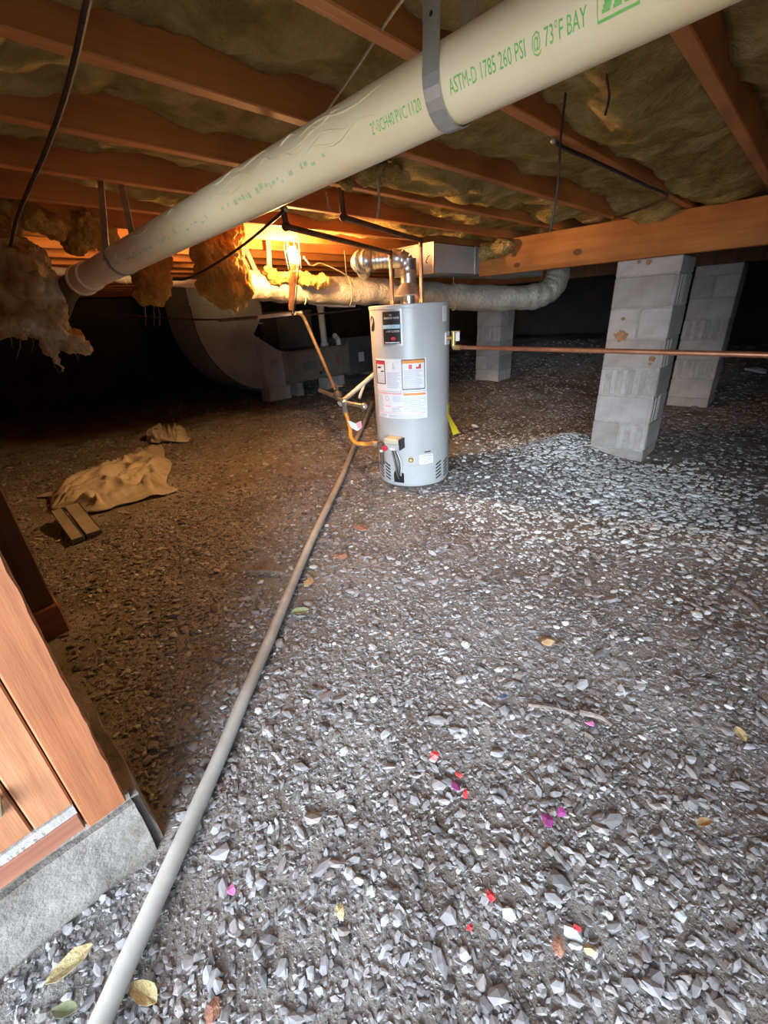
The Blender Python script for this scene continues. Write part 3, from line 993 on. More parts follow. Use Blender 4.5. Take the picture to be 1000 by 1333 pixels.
# ---- straps
def strap(label, x, w, top=ZJ + .06, lean=0.0):
    c = pipe_pt(x)
    s = thing('pipe_strap', label, 'strap', (x, c.y, c.z), 'metal hanger straps of the big pipe')
    rr = PR + .0025
    pts = [Vector((x + lean, c.y - rr * .55, top))]
    for k in range(13):
        a = PI + (PI) * k / 12
        pts.append(Vector((x, c.y + rr * math.cos(a), c.z + rr * math.sin(a))))
    pts.append(Vector((x + lean, c.y + rr * .55, top)))
    MB().ribbon(pts, (1, 0, 0), w, .0016).build('band', 'strap_metal', s)
    for k in range(6):
        f = (k + .5) / 7
        p = pts[0].lerp(pts[1], f) + Vector((0, -.0012, 0))
        MB().add([p + Vector((.0028 * math.cos(a), 0, .0028 * math.sin(a))) for a in [j * PI / 4 for j in range(8)]], [tuple(range(8))]).build('strap_hole', 'black', s)
    return s


strap('broad galvanised strap looped under the printed part of the pipe', -.436, .026, lean=-.004)
c = pipe_pt(-1.72)
s_ = thing('pipe_strap', 'thin metal strap hanging near the far end of the pipe', 'strap', c, 'metal hanger straps of the big pipe')
rr = PR + .0025
MB().ribbon([Vector((-1.72, c.y + rr * math.cos(a), c.z + rr * math.sin(a))) for a in [PI + PI * k / 12 for k in range(13)]], (1, 0, 0), .02, .0016).build('band', 'strap_metal', s_)
for sg in (-1, 1):
    b0 = Vector((-1.72, c.y + sg * rr, c.z - .004)); b1 = AZ(135, 240, ZJ) if sg < 0 else AZ(160, 245, ZJ)
    b1.z = ZJ + .04
    MB().ribbon([b0, b0.lerp(b1, .5), b1], (R[0, 0], R[1, 0], 0), .022, .0016).build('strap_leg', 'strap_metal', s_)

# ================================================================== WATER HEATER
A0 = math.atan2(-HC[1], -HC[0])
HT = 1.188


def hp(phi, z, off=0.0):
    a = A0 + math.radians(phi)
    return Vector((HC[0] + (HR + off) * math.cos(a), HC[1] + (HR + off) * math.sin(a), z))


def patch(mb, p0, p1, z0, z1, off=.0012, th=.0012, lean=0.0):
    """thin curved sheet on the heater jacket"""
    n = max(2, int(abs(p1 - p0) / 3) + 1)
    vs = []
    for k in range(n + 1):
        f = p0 + (p1 - p0) * k / n
        for o_ in (off, off - th):
            vs.append(hp(f, z0, o_)); vs.append(hp(f + lean, z1, o_))
    fs = []
    for k in range(n):
        a, b = 4 * k, 4 * k + 4
        fs += [(a, b, b + 1, a + 1), (a + 2, a + 3, b + 3, b + 2), (a, a + 2, b + 2, b), (a + 1, b + 1, b + 3, a + 3)]
    fs += [(0, 1, 3, 2), (4 * n, 4 * n + 2, 4 * n + 3, 4 * n + 1)]
    return mb.add(vs, fs)


wh = thing('water_heater', 'tall light grey cylindrical gas water heater on the gravel', 'water heater', (HC[0], HC[1], 0))
tank = MB().lathe([(HR - .012, -.02), (HR - .012, .006), (HR, .008), (HR, HT - .022), (HR + .004, HT - .021), (HR + .004, HT - .004), (HR, HT), (HR - .01, HT), (.05, HT + .004)], HC, 96).build('jacket', 'enamel', wh, smooth=True)
mbs = MB().lathe([(HR + .0015, .028), (HR + .0015, .032)], HC, 96, caps=False); mbs.build('bottom_seam', 'valve_grey', wh)
for z in (HT - .028,):
    MB().lathe([(HR + .0012, z), (HR + .0012, z + .003)], HC, 96, caps=False).build('top_seam', 'valve_grey', wh)

# nameplate
mb = MB(); patch(mb, -41, -10, .952, 1.163, .002, .002); np_ = mb.build('nameplate', 'silver', wh)
mb = MB(); patch(mb, -38.7, -12.3, .964, 1.151, .0032, .0016); mb.build('black_panel', 'black', np_)
mb = MB(); patch(mb, -40, -11.5, 1.052, 1.076, .0042, .0012); mb.build('name_band', 'blue_print', np_)


def heater_text(s, p0, p1, z, size, m, parent, off):
    vs, fs = text_geo(s, size, 0)
    w = max(v[0] for v in vs)
    mb = MB().add([hp(p0 + (p1 - p0) * a / w, z + b, off) for a, b in vs], fs)
    return mb.build('lettering', m, parent)


heater_text('BRADFORD WHITE', -36, -14, 1.108, .017, 'white', np_, .0052)
heater_text('DEFENDER', -38.5, -13, 1.055, .026, 'white', np_, .006)
heater_text('SAFETY SYSTEM', -34, -14, 1.032, .014, 'white', np_, .0052)
heater_text('W', -28, -24, 1.125, .016, 'white', np_, .0052)
mb = MB(); n = 14
mb.add([hp(-23 + 3.6 * math.cos(a), .995 + .011 * math.sin(a), .005) for a in [k * 2 * PI / n for k in range(n)]], [tuple(range(n))]); mb.build('red_emblem', 'red', np_)
mb = MB(); patch(mb, -36, -14, .969, .974, .005, .0008); mb.build('footer_line', 'white', np_)

# round badge at the left edge and pale sticker upper right
mb = MB(); n = 20
mb.add([hp(-66 + 8 * math.cos(a), 1.085 + .048 * math.sin(a), .002) for a in [k * 2 * PI / n for k in range(n)]] + [hp(-66, 1.085, .003)], [(k, (k + 1) % n, n) for k in range(n)])
bd = mb.build('oval_badge', 'black', wh)
mb = MB()
for k in range(4):
    patch(mb, -71 + k * 2.5, -69.5 + k * 2.5, 1.055 + .012 * k, 1.095 + .008 * k, .0045, .001)
mb.build('badge_mark', 'print_grey', bd)
mb = MB(); patch(mb, 52, 63, 1.075, 1.165, .002, .002); mb.build('small_sticker', 'label_white', wh)

# instruction label
mb = MB(); patch(mb, -60.5, 22, .668, .872, .0015, .0015); lab = mb.build('instruction_label', 'label_white', wh)
mb = MB(); patch(mb, -59, 22.5, .487, .664, .0015, .0015); lab2 = mb.build('instruction_label', 'label_white', wh)


def frame(p0, p1, z0, z1, tp, tz, m, parent, off=.0028):
    mb = MB()
    patch(mb, p0, p1, z0, z0 + tz, off); patch(mb, p0, p1, z1 - tz, z1, off); patch(mb, p0, p0 + tp, z0, z1, off); patch(mb, p1 - tp, p1, z0, z1, off)
    return mb.build('label_border', m, parent)


frame(-60, -39.5, .713, .862, 1.4, .005, 'black', lab); frame(-13, 19.5, .678, .868, .9, .006, 'black', lab)
mb = MB(); patch(mb, -59, -40.5, .838, .857, .003); mb.build('red_header', 'red', lab)
mb = MB(); patch(mb, -12, 18.5, .842, .862, .003); mb.build('orange_header', 'orange_print', lab)
mb = MB(); patch(mb, -3, 1.5, .808, .835, .003); mb.build('red_pictogram', 'red', lab)
mb = MB(); patch(mb, 7, 14, .808, .82, .003); patch(mb, 11, 14, .82, .836, .003); mb.build('red_pictogram', 'red', lab)
mb = MB(); patch(mb, -58, -50, .812, .823, .003, lean=4); patch(mb, -50, -44, .79, .798, .003, lean=3); mb.build('black_pictogram', 'black', lab)
mb = MB(); rnd = random.Random(3)
for (p0, p1, z0, z1, dz) in ((-37, -15, .69, .79, .008), (-10, 17, .686, .802, .008), (-57.5, -42, .722, .78, .009)):
    z = z0
    while z < z1:
        patch(mb, p0, p0 + (p1 - p0) * rnd.uniform(.75, 1), z, z + .0028, .003, .001); z += dz
patch(mb, -28, -23, .812, .816, .003); patch(mb, -26, -25, .818, .85, .003)
tag(mb.build('fine_print', 'print_grey', lab), kind='stuff')
mb = MB(); rnd = random.Random(5)
for (p0, p1, z0, z1, dz) in ((-57, -46, .535, .64, .008), (-30, -14, .535, .56, .008), (-12, 20, .535, .628, .009), (-56, -40, .495, .515, .007), (-28, -12, .6, .64, .008), (-36, 18, .495, .515, .007)):
    z = z0
    while z < z1:
        patch(mb, p0, p0 + (p1 - p0) * rnd.uniform(.75, 1), z, z + .0026, .003, .001); z += dz
tag(mb.build('fine_print', 'print_grey', lab2), kind='stuff')
mb = MB(); patch(mb, -58, -14, .649, .658, .003); patch(mb, -43, -32, .566, .571, .003); patch(mb, -20, -13, .566, .571, .003); mb.build('red_rule', 'pink_print', lab2)
mb = MB(); patch(mb, -12, 20, .642, .655, .003); mb.build('orange_rule', 'orange_print', lab2)
mb = MB(); patch(mb, -57, 20, .523, .526, .003); mb.build('pink_rule', 'pink_print', lab2)
mb = MB(); n = 12
mb.add([hp(-38 + 4 * math.cos(a), .62 + .016 * math.sin(a), .003) for a in [k * 2 * PI / n for k in range(n)]] + [hp(-38 + 3 * math.cos(a), .62 + .012 * math.sin(a), .003) for a in [k * 2 * PI / n for k in range(n)]],
       [(k, (k + 1) % n, n + (k + 1) % n, n + k) for k in range(n)])
mb.build('print_circle', 'print_grey', lab2)


# gas control valve
def on_jacket(phi, z):
    a = A0 + math.radians(phi)
    o = hp(phi, z)
    rx = Vector((-math.sin(a), math.cos(a), 0)); ry = Vector((math.cos(a), math.sin(a), 0))
    return Matrix(((rx.x, ry.x, 0, o.x), (rx.y, ry.y, 0, o.y), (0, 0, 1, o.z), (0, 0, 0, 1)))   # x right, y out, z up


M = on_jacket(-26, .315)
gv = MB().cham(-.058, .056, -.01, .075, -.035, .012, .008, M).build('gas_valve', 'valve_grey', wh)
MB().cham(-.060, .052, -.005, .080, .010, .050, .008, M).build('valve_cover', 'valve_beige', gv)
MB().cham(.052, .066, 0, .07, -.03, .045, .004, M).build('valve_side', 'black', gv)
Mk = M @ Matrix.Translation((-.048, .086, -.018)) @ Matrix.Rotation(-PI / 2, 4, 'X')
kb = MB().lathe([(.004, -.012), (.020, -.01), (.020, .008), (.016, .012), (.004, .013)], n=16); kb.v = [tuple(Mk @ Vector(p)) for p in kb.v]; kb.build('valve_knob', 'red', gv, smooth=True)
MB().cham(-.01, .03, .078, .083, -.03, -.012, .002, M).build('valve_plate', 'white', gv)
# wires and burner tubes from valve to burner door
for k, (dx, zz, r, m) in enumerate(((-.02, .05, .004, 'galvanised'), (-.005, .055, .0035, 'black'), (.008, .06, .0035, 'strap_metal'), (.016, .052, .003, 'black'), (.0, .058, .003, 'white'))):
    top = M @ Vector((-.02 + k * .009, .045, -.03)); b_ = on_jacket(-25 + k * 1.5, zz + .04) @ Vector((0, .02, 0))
    md_ = on_jacket(-26 + k * 2.4, .19) @ Vector((0, .045, 0))
    MB().tube(spline([top, md_, b_, on_jacket(-24 + k * 1.2, zz) @ Vector((0, .005, 0))], 6), r, 6).build('burner_tube', m, wh, smooth=True)
Mb = on_jacket(-24, .075)
MB().cham(-.04, .04, -.004, .006, -.055, .02, .003, Mb).cham(-.028, -.012, 0, .018, -.05, .035, .003, Mb).cham(.006, .03, 0, .014, -.05, .02, .003, Mb).build('burner_bracket', 'black', wh)
# pipe nipple left of the valve and dark drip leg below it
MB().tube([M @ Vector((-.055, .035, -.012)), M @ Vector((-.15, .03, -.010))], .011, 10).build('gas_nipple', 'rust_iron', wh, smooth=True)
MB().tube([M @ Vector((-.105, .035, .006)), M @ Vector((-.105, .033, -.145))], .013, 10).tube([M @ Vector((-.105, .034, -.14)), M @ Vector((-.105, .033, -.155))], .017, 8).build('drip_leg', 'rust_iron', wh, smooth=True)
MB().tube([M @ Vector((-.105, .035, -.045)), M @ Vector((-.105, .034, -.062))], .015, 10).build('drip_leg_tape', 'white', wh, smooth=True)
# sight hole, plates, access door, louvres
Ms = on_jacket(-4, .196) @ Matrix.Rotation(-PI / 2, 4, 'X')
sh = MB().lathe([(.004, 0), (.019, 0), (.019, .006), (.012, .01), (.011, .026), (.004, .027)], n=16); sh.v = [tuple(Ms @ Vector(p)) for p in sh.v]; sh.build('drain_valve', 'brass', wh, smooth=True)
mb = MB(); patch(mb, 9, 31, .158, .228, .003, .003); rp = mb.build('rating_plate', 'label_white', wh)
mb = MB(); patch(mb, 10.5, 29.5, .214, .22, .0042, .001)
for k in range(5): patch(mb, 11, 28, .167 + .009 * k, .170 + .009 * k, .0042, .001)
tag(mb.build('fine_print', 'print_grey', rp), kind='stuff')
mb = MB(); patch(mb, 17, 27, .243, .250, .003, .003); mb.build('dark_slot', 'black', wh)
mb = MB(); patch(mb, -17, 31, .022, .150, .003, .003); mb.build('access_door', 'enamel', wh)
mb = MB(); patch(mb, -17.6, 31.6, .150, .153, .0035, .002); mb.build('door_gap', 'valve_grey', wh)
for (pc, rows, sg) in ((-61, 5, 1), (-45, 5, 1), (42, 5, -1), (60, 5, -1)):
    for k in range(rows):
        z = .035 + .026 * k
        mb = MB()
        n = 4; vs = []
        for j in range(n + 1):
            f = pc - 5.6 + 11.2 * j / n; dz = -sg * .010 * (j / n - .5) * 2
            vs += [hp(f, z + dz, .0015), hp(f, z + .011 + dz, .0015), hp(f, z + .011 + dz, -.001), hp(f, z + dz, -.001)]
        fs = [(4 * j + a, 4 * j + 4 + a, 4 * j + 4 + (a + 1) % 4, 4 * j + (a + 1) % 4) for j in range(n) for a in range(4)]
        mb.add(vs, fs).build('louvre', 'black', wh)
# temperature relief valve on the right flank
Mt = on_jacket(66, .972)
MB().cham(-.035, .035, -.002, .004, -.04, .04, .006, Mt).build('valve_escutcheon', 'label_white', wh)
MB().tube([Mt @ Vector((0, 0, 0)), Mt @ Vector((0, .055, 0))], .014, 12).tube([Mt @ Vector((0, .045, .035)), Mt @ Vector((0, .045, -.05))], .015, 12).cham(-.012, .012, .03, .09, .034, .042, .002, Mt).build('relief_valve', 'brass', wh, smooth=True)
MB().cham(-.006, .006, .06, .085, -.02, .034, .002, Mt).build('valve_lever', 'label_white', wh)
# yellow energy tag peeling off the right flank
vs = []; fs = []
for i in range(9):
    f = i / 8
    for j in range(2):
        cu = .06 * max(0, .6 - f) * 1.7 * (1.25 if j else .7)
        vs.append(on_jacket(68 + 13 * j, .32 + .22 * f) @ Vector((0, .003 + cu, 0)))
for i in range(8): fs.append((2 * i, 2 * i + 1, 2 * i + 3, 2 * i + 2))
mb = MB().add(vs, fs); yt = mb.build('energy_tag', 'yellow', wh)
sd = yt.modifiers.new('s', 'SOLIDIFY'); sd.thickness = .001

# draft hood on top
hx, hy = HC
MB().lathe([(.038, HT + .002), (.038, HT + .05), (.042, HT + .052)], HC, 24).build('flue_collar', 'galvanised', wh, smooth=True)
MB().lathe([(.105, HT + .048), (.107, HT + .055), (.088, HT + .075), (.055, HT + .115), (.050, HT + .125)], HC, 32).build('draft_hood', 'galvanised', wh, smooth=True)
for k in range(4):
    a = A0 + .45 + k * PI / 2
    d = Vector((math.cos(a), math.sin(a), 0))
    MB().ribbon([Vector((hx, hy, HT + .052)) + d * .098, Vector((hx, hy, HT + .048)) + d * .107, Vector((hx, hy, HT + .002)) + d * .112, Vector((hx, hy, HT + .001)) + d * .125], d.cross(Vector((0, 0, 1))), .018, .002).build('hood_leg', 'galvanised', wh)
MB().tube([(hx, hy, HT + .11), (hx, hy, HT + .18)], .05, 20).build('hood_outlet', 'galvanised', wh, smooth=True)

# ---- vent pipe
vp = thing('vent_pipe', 'shiny galvanised vent pipe bending off the water heater top', 'vent pipe', (hx, hy, HT + .17))
lft = Vector((-.74, -.60, 0)).normalized()      # toward the left of the picture
zv = 1.455
c0 = Vector((hx, hy, HT + .16)); c1 = Vector((hx, hy, zv)); c2 = c1 + lft * .30
away = Vector((-.69, .72, 0)).normalized()
MB().tube([c0, c0 + Vector((0, 0, .10))], .053, 24).build('riser', 'galvanised', vp, smooth=True)


def gored(name, corner, d_in, d_out, rad, r, n=4):
    """elbow made of flat segments"""
    s = corner - d_in * rad; e = corner + d_out * rad
    pts = [s * (1 - t_) ** 2 + corner * (2 * t_ * (1 - t_)) + e * t_ * t_ for t_ in [k / n for k in range(n + 1)]]
    for k in range(n):
        a, b = pts[k], pts[k + 1]; d = (b - a).normalized()
        MB().tube([a - d * .006, a - d * .005, a + d * .008, b - d * .008, b + d * .005, b + d * .006], [r, r + .004, r, r, r + .004, r], 24, caps=False).build(name, 'galvanised', vp, smooth=True)
    return s, e


s1, e1_ = gored('elbow_segment', c1, Vector((0, 0, 1)), lft, .085, .054)
MB().tube([c0 + Vector((0, 0, .09)), s1], .053, 24).build('riser', 'galvanised', vp, smooth=True)
s2, e2_ = gored('elbow_segment', c2, lft, away, .075, .066)
n_ = 6
path = []; rad_ = []
for k in range(n_):
    a = e1_.lerp(s2, k / n_); b = e1_.lerp(s2, (k + 1) / n_); d = (b - a)
    path += [a, a + d * .1, a + d * .2, a + d * .9]; rad_ += [.0535, .057, .0535, .0535]
path.append(s2); rad_.append(.0535)
MB().tube(path, rad_, 24).build('ribbed_run', 'galvanised', vp, smooth=True)
MB().tube([e2_, e2_ + away * .70], .056, 24).build('rear_run', 'galvanised', vp, smooth=True)


# ---- copper water pipes
def water_pipe(label, px, py_top, end, up, zc):
    b_ = AD(px, 391, 3.03); b_ = Vector((b_.x, b_.y, HT - .005))
    e = AZ(end[0], end[1], zc)
    top = Vector((b_.x, b_.y, zc))
    t = thing('water_pipe', label, 'pipe', b_)
    MB().tube([b_, Vector((b_.x, b_.y, zc - .03))], .0115, 12).build('copper_riser', 'copper', t, smooth=True)
    MB().tube([b_, b_ + Vector((0, 0, .03))], .016, 12).build('union', 'brass', t, smooth=True)
    MB().tube(rounded([Vector((b_.x, b_.y, zc - .035)), top, e, e + Vector((0, 0, ZJ + .05 - zc))], .035), .0118, 12).build('overhead_run', 'dark_copper', t, smooth=True)
    for c in (top, e):
        MB().ball(c, .0165, 8).build('elbow_fitting', 'dark_copper', t, smooth=True)


water_pipe('dark copper pipe rising from the left of the heater top, running past the work light', 511, 328, (372, 295), 0, 1.476)
water_pipe('dark copper pipe rising from the right of the heater top', 549, 312, (447, 283), 0, 1.528)

# relief discharge line
tb = Mt @ Vector((0, .045, -.04))
t = thing('relief_pipe', 'bare copper pipe running right from the heater past the pillars', 'pipe', tb)
MB().tube(rounded([tb + Vector((0, 0, .01)), tb + Vector((0, 0, -.015)), tb + Vector((.06, 0, -.018)), Vector((-.11, 2.5, .893)), Vector((1.8, 2.48, .80))], .02), .0125, 12).build('pipe', 'copper', t, smooth=True)
MB().tube([tb + Vector((.0, 0, -.018)), tb + Vector((.055, 0, -.018))], .0165, 12).build('fitting', 'brass', t, smooth=True)

# ================================================================== GROUND PIPE, GAS LINE
gp0 = AZ(128, 1345, .02); gp1 = AZ(472, 556, .035); dr = (gp1 - gp0).normalized()
pts = [gp0 - dr * .35 + Vector((0, 0, .0))]
L = (gp1 - gp0).length
for k in range(25):
    p = gp0.lerp(gp1, k / 24)
    p.z = max(.030, hz(p.x, p.y) + .024 + .006)
    p += Vector((.5, .5, 0)) * .010 * math.sin(k * .5)
    pts.append(p)
pts.append(gp1 + dr * 1.2 + Vector((0, 0, .03)))
t = thing('ground_pipe', 'long grey plastic pipe lying across the gravel toward the heater', 'pipe', gp0)
MB().tube(spline(pts, 3), .0205, 16).build('pipe', 'pvc_grey', t, smooth=True)
cp = gp0.lerp(gp1, .155); cp.z = max(.030, hz(cp.x, cp.y) + .03)

gl = thing('gas_hose', 'orange flexible gas hose looping to the water heater valve', 'hose', AD(490, 600, 2.85))
ge = M @ Vector((-.15, .03, -.010))
g_ = [AD(449, 534, 3.02), AD(453, 546, 3.0), AD(456, 558, 2.97), AD(457, 569, 2.93), AD(463, 576, 2.90), AD(474, 578, 2.86), ge + Vector((-.02, -.01, 0)), ge]
MB().tube(spline(g_, 6), .0135, 12).build('hose', 'orange_hose', gl, smooth=True)
MB().tube([ge + (g_[-2] - ge) * 1.6, ge + (ge - g_[-2]) * .6], .019, 6).build('hex_nut', 'galvanised', gl)
MB().tube([g_[0] + Vector((0, 0, .06)), g_[0], g_[1].lerp(g_[0], .7)], .017, 8).build('hex_nut', 'galvanised', gl)
tg = AD(461, 553, 2.92)
rv = Vector((R[0, 0], R[1, 0], 0)).normalized()
MB().add([tg + rv * a + Vector((0, 0, b)) for a, b in ((-.045, .035), (.01, .01), (.05, .025), (.055, -.02), (.02, -.045), (-.02, -.02))], [(0, 1, 5), (1, 4, 5), (1, 2, 3, 4)]).build('hose_tag', 'label_white', gl).modifiers.new('s', 'SOLIDIFY').thickness = .001
MB().add([tg + rv * a + Vector((.002, -.002, b)) for a, b in ((.012, .012), (.05, .026), (.055, -.018), (.03, -.03))], [(0, 1, 2, 3)]).build('tag_print', 'pink_print', gl).modifiers.new('s', 'SOLIDIFY').thickness = .001

gq = thing('gas_pipe', 'iron gas pipe coming down from the joists to a valve beside the heater', 'pipe', AD(440, 520, 3.3))
A_ = [AD(285, 417, 4.3), AD(335, 413, 4.15), AD(393, 407, 3.95), AD(408, 430, 3.85), AD(424, 470, 3.7), AD(438, 508, 3.45)]
MB().tube(rounded(A_[:3] + [AD(437, 508, 3.45)], .07), .0135, 12).build('down_pipe', 'rust_iron', gq, smooth=True)
MB().tube([A_[1], A_[2]], .015, 12).build('pale_section', 'pvc_white', gq, smooth=True)
MB().tube([AD(416, 508, 3.65), AD(436, 516, 3.4), AD(449, 524, 3.12), AD(474, 529, 3.0)], .0155, 12).build('galvanised_run', 'galvanised', gq, smooth=True)
MB().ball(AD(474, 529, 3.0), .024, 8).build('end_cap', 'galvanised', gq, smooth=True)
vv = AD(440, 514, 3.33)
MB().ball(vv, .034, 8).tube([vv, vv + Vector((0, 0, .06))], .010, 8).cham(-.05, .05, -.008, .008, -.003, .003, .002, Matrix.Translation(vv + Vector((0, 0, .062))) @ Matrix.Rotation(.6, 4, 'Z')).build('shutoff_valve', 'rust_iron', gq)
MB().tube([AD(449, 524, 3.12), g_[0] + Vector((0, 0, .05))], .015, 10).ball(AD(449, 524, 3.12), .026, 8).build('tee', 'galvanised', gq, smooth=True)
t = thing('drain_line', 'pale plastic pipe slanting up behind the left of the heater', 'pipe', AD(446, 524, 3.3))
MB().tube([AD(444, 524, 3.35), AD(484, 490, 3.55), AD(520, 458, 3.8)], .017, 12).build('pipe', 'pvc_white', t, smooth=True)
MB().tube([AD(442, 526, 3.34), AD(449, 520, 3.37)], .022, 12).build('end_fitting', 'pvc_white', t, smooth=True)
MB().tube([AD(468, 518, 3.4), AD(474, 500, 3.5), AD(480, 492, 3.55)], .012, 8).build('branch', 'pvc_white', t, smooth=True)

# ================================================================== WORK LIGHT
LD = 3.3
lb = AD(381, 331, LD)
wl = thing('work_light', 'lit bare bulb in a caged work light hanging from a joist', 'lamp', lb + Vector((0, 0, -.4)))
prof = [(.004, .062), (.02, .058), (.029, .042), (.031, .026), (.027, .008), (.019, -.012), (.014, -.03), (.013, -.04)]
MB().lathe([(r_, lb.z + z - .02) for r_, z in prof], (lb.x, lb.y), 20).build('bulb', 'bulb_glow', wl, smooth=True)
hb = AD(379, 404, LD)
ht = AD(381, 366, LD)
MB().tube([hb, hb.lerp(ht, .1), hb.lerp(ht, .7), ht], [.014, .018, .021, .024], 14).build('handle', 'handle_tan', wl, smooth=True)
MB().tube([ht - Vector((0, 0, .005)), Vector((lb.x, lb.y, lb.z - .052))], [.022, .017], 14).build('socket', 'brass', wl, smooth=True)
ctop = AD(382, 296, LD)
for k in range(6):
    a = k * PI / 3
    o_ = Vector((math.cos(a), math.sin(a), 0))
    MB().tube(spline([ht + o_ * .022, Vector((lb.x, lb.y, lb.z - .10)) + o_ * .040, Vector((lb.x, lb.y, lb.z + .02)) + o_ * .048, Vector((lb.x, lb.y, lb.z + .10)) + o_ * .040, Vector((lb.x, lb.y, ctop.z)) + o_ * .008], 6), .0016, 5).build('cage_wire', 'rust_iron', wl, smooth=True)
for z_, rr in ((-.10, .040), (.02, .048), (.10, .040)):
    MB().tube([Vector((lb.x, lb.y, lb.z + z_)) + Vector((math.cos(a), math.sin(a), 0)) * rr for a in [k * PI / 10 for k in range(21)]], .0016, 5).build('cage_ring', 'rust_iron', wl, smooth=True)
MB().tube(spline([Vector((lb.x, lb.y, ctop.z)), Vector((lb.x, lb.y, ctop.z + .03)), Vector((lb.x + .02, lb.y, ctop.z + .045)), Vector((lb.x + .03, lb.y, ctop.z + .03))], 5), .0025, 6).build('hook', 'strap_metal', wl, smooth=True)
MB().tube(spline([hb, hb + Vector((.01, 0, -.03)), AD(384, 400, LD), AD(388, 360, LD), AD(390, 330, LD), AD(389, 300, LD), AD(389, 285, LD)], 6), .004, 6).build('cord', 'cable_brown', wl, smooth=True)

# ================================================================== DUCTS
fd = thing('flexible_duct', 'long round foil-jacketed duct running behind the water heater', 'duct', AD(530, 380, 5))
dp = [AD(300, 372, 3.70), AD(335, 372, 3.75), AD(380, 375, 3.85), AD(440, 379, 4.0), AD(500, 380, 4.12), AD(560, 384, 4.28), AD(620, 388, 4.42), AD(675, 388, 4.55), AD(704, 384, 4.62), AD(721, 372, 4.70), AD(727, 352, 4.78)]
sp = spline(dp, 14)
bm = bmesh.new()
tb_ = MB().tube(sp, [0.104 + .003 * math.sin(i * .9) + .003 * math.sin(i * .31) for i in range(len(sp))], 28, caps=True)
for i, v in enumerate(tb_.v):
    p = Vector(v)
    tb_.v[i] = p + Vector((0, 0, 1)) * .012 * noise.noise(p * 9) + Vector((1, 0, 0)) * .010 * noise.noise(p * 13)
tb_.build('jacket', 'foil_jacket', fd, smooth='full')
bl = []
rnd = random.Random(8)
for k in range(16):
    f = k / 15
    c = AD(350 + 72 * f, 356 + 3 * math.sin(f * 3) + rnd.uniform(-3, 6) + 5 * f, 3.68 + .08 * f)
    bl.append((c, (.045 + rnd.uniform(0, .02), .05, .028 + rnd.uniform(0, .022))))
fluff('exposed_wool', bl, 'fiberglass', voxel=.011, amp=.02, seed=51, parent=fd)
strands('torn_jacket_strip', [AD(400, 383, 3.76), AD(396, 380, 3.75), AD(372, 378, 3.70)], .08, 'foil_jacket', fd, r=.006, seed=2, sway=.25)
for px in (455, 590):
    i0 = min(range(len(sp)), key=lambda i: (sp[i] - AD(px, 381, 4.03 if px < 500 else 4.35)).length)
    c = sp[i0]; d = (sp[i0 + 1] - sp[i0 - 1]).normalized(); u = Vector((0, 0, 1)); s_ = d.cross(u).normalized()
    pts = [c + (s_ * math.cos(a) + u * math.sin(a)) * .110 for a in [k * PI / 12 for k in range(25)]]
    MB().tube(pts, .005, 5).build('tie', 'string', fd, smooth=True)
    MB().tube([c + u * .108, Vector((c.x, c.y, ZJ - .002))], .003, 5).build('hanger_wire', 'string', fd)

td = thing('trunk_duct', 'boxy sheet metal duct hung under the joists at the beam end', 'duct', (-2.5, 3.4, 1.37))
MB().cham(-2.62, -2.225, 2.99, 4.9, 1.40, 1.595, .004).build('duct_body', 'sheet_metal', td)
for q_ in ((-2.228, -2.219, 2.985, 3.0, 1.395, 1.60), (-2.62, -2.23, 2.982, 2.99, 1.588, 1.60), (-2.62, -2.23, 2.982, 2.99, 1.395, 1.407), (-2.228, -2.219, 3.57, 3.59, 1.395, 1.60)):
    MB().box(*q_).build('seam_flange', 'galvanised', td)
lc = AY(558, 338, 2.98)
MB().tube([lc + Vector((-.012, 0, -.02)), lc + Vector((-.012, -.02, -.015)), lc + Vector((.012, -.02, .02)), lc + Vector((.012, 0, .025))], .004, 6).build('latch', 'black', td)

# ================================================================== FURNACE
FX = -5.9
fu = thing('furnace', 'low horizontal brown-grey furnace cabinet at the back left', 'furnace', (FX - .35, 4.75, .2))
MB().cham(FX - .72, FX - .012, 4.12, 5.40, .20, .675, .006).build('cabinet', 'furnace_paint', fu)
MB().cham(FX - .02, FX + .012, 4.17, 4.80, .225, .655, .008).build('door_panel', 'furnace_paint', fu)
MB().cham(FX - .02, FX + .008, 4.86, 5.385, .215, .665, .008).build('door_panel', 'furnace_paint', fu)
MB().box(FX - .02, FX + .02, 4.805, 4.835, .20, .675).build('centre_rib', 'galvanised', fu)
for (y, z) in ((4.74, .60), (4.74, .29), (4.90, .29)):
    kb = MB().lathe([(.004, -.004), (.026, -.002), (.026, .018), (.02, .022), (.004, .022)], n=12)
    Mk = Matrix.Translation((FX + .01, y, z)) @ Matrix.Rotation(PI / 2, 4, 'Y'); kb.v = [tuple(Mk @ Vector(p)) for p in kb.v]; kb.build('latch_knob', 'black', fu)
lv = MB()
for k in range(9): lv.box(FX + .010, FX + .016, 4.40 + k * .032, 4.418 + k * .032, .37, .50)
tag(lv.build('vent_slots', 'furnace_dark', fu), kind='stuff')
MB().box(FX + .006, FX + .011, 5.14, 5.17, .37, .52).build('red_sticker', 'red', fu)
MB().cham(FX - .70, FX, 5.42, 6.35, .16, .78, .006).build('coil_cabinet', 'furnace_dark', fu)
MB().box(FX, FX + .004, 5.66, 5.80, .36, .52).build('white_sticker', 'label_white', fu)
MB().box(FX - .02, FX + .015, 5.40, 5.425, .16, .72).build('joint_strip', 'furnace_paint', fu)
MB().tube([(FX - .3, 5.15, .67), (FX - .3, 5.15, .72)], .075, 16).build('collar', 'pvc_white', fu, smooth=True)
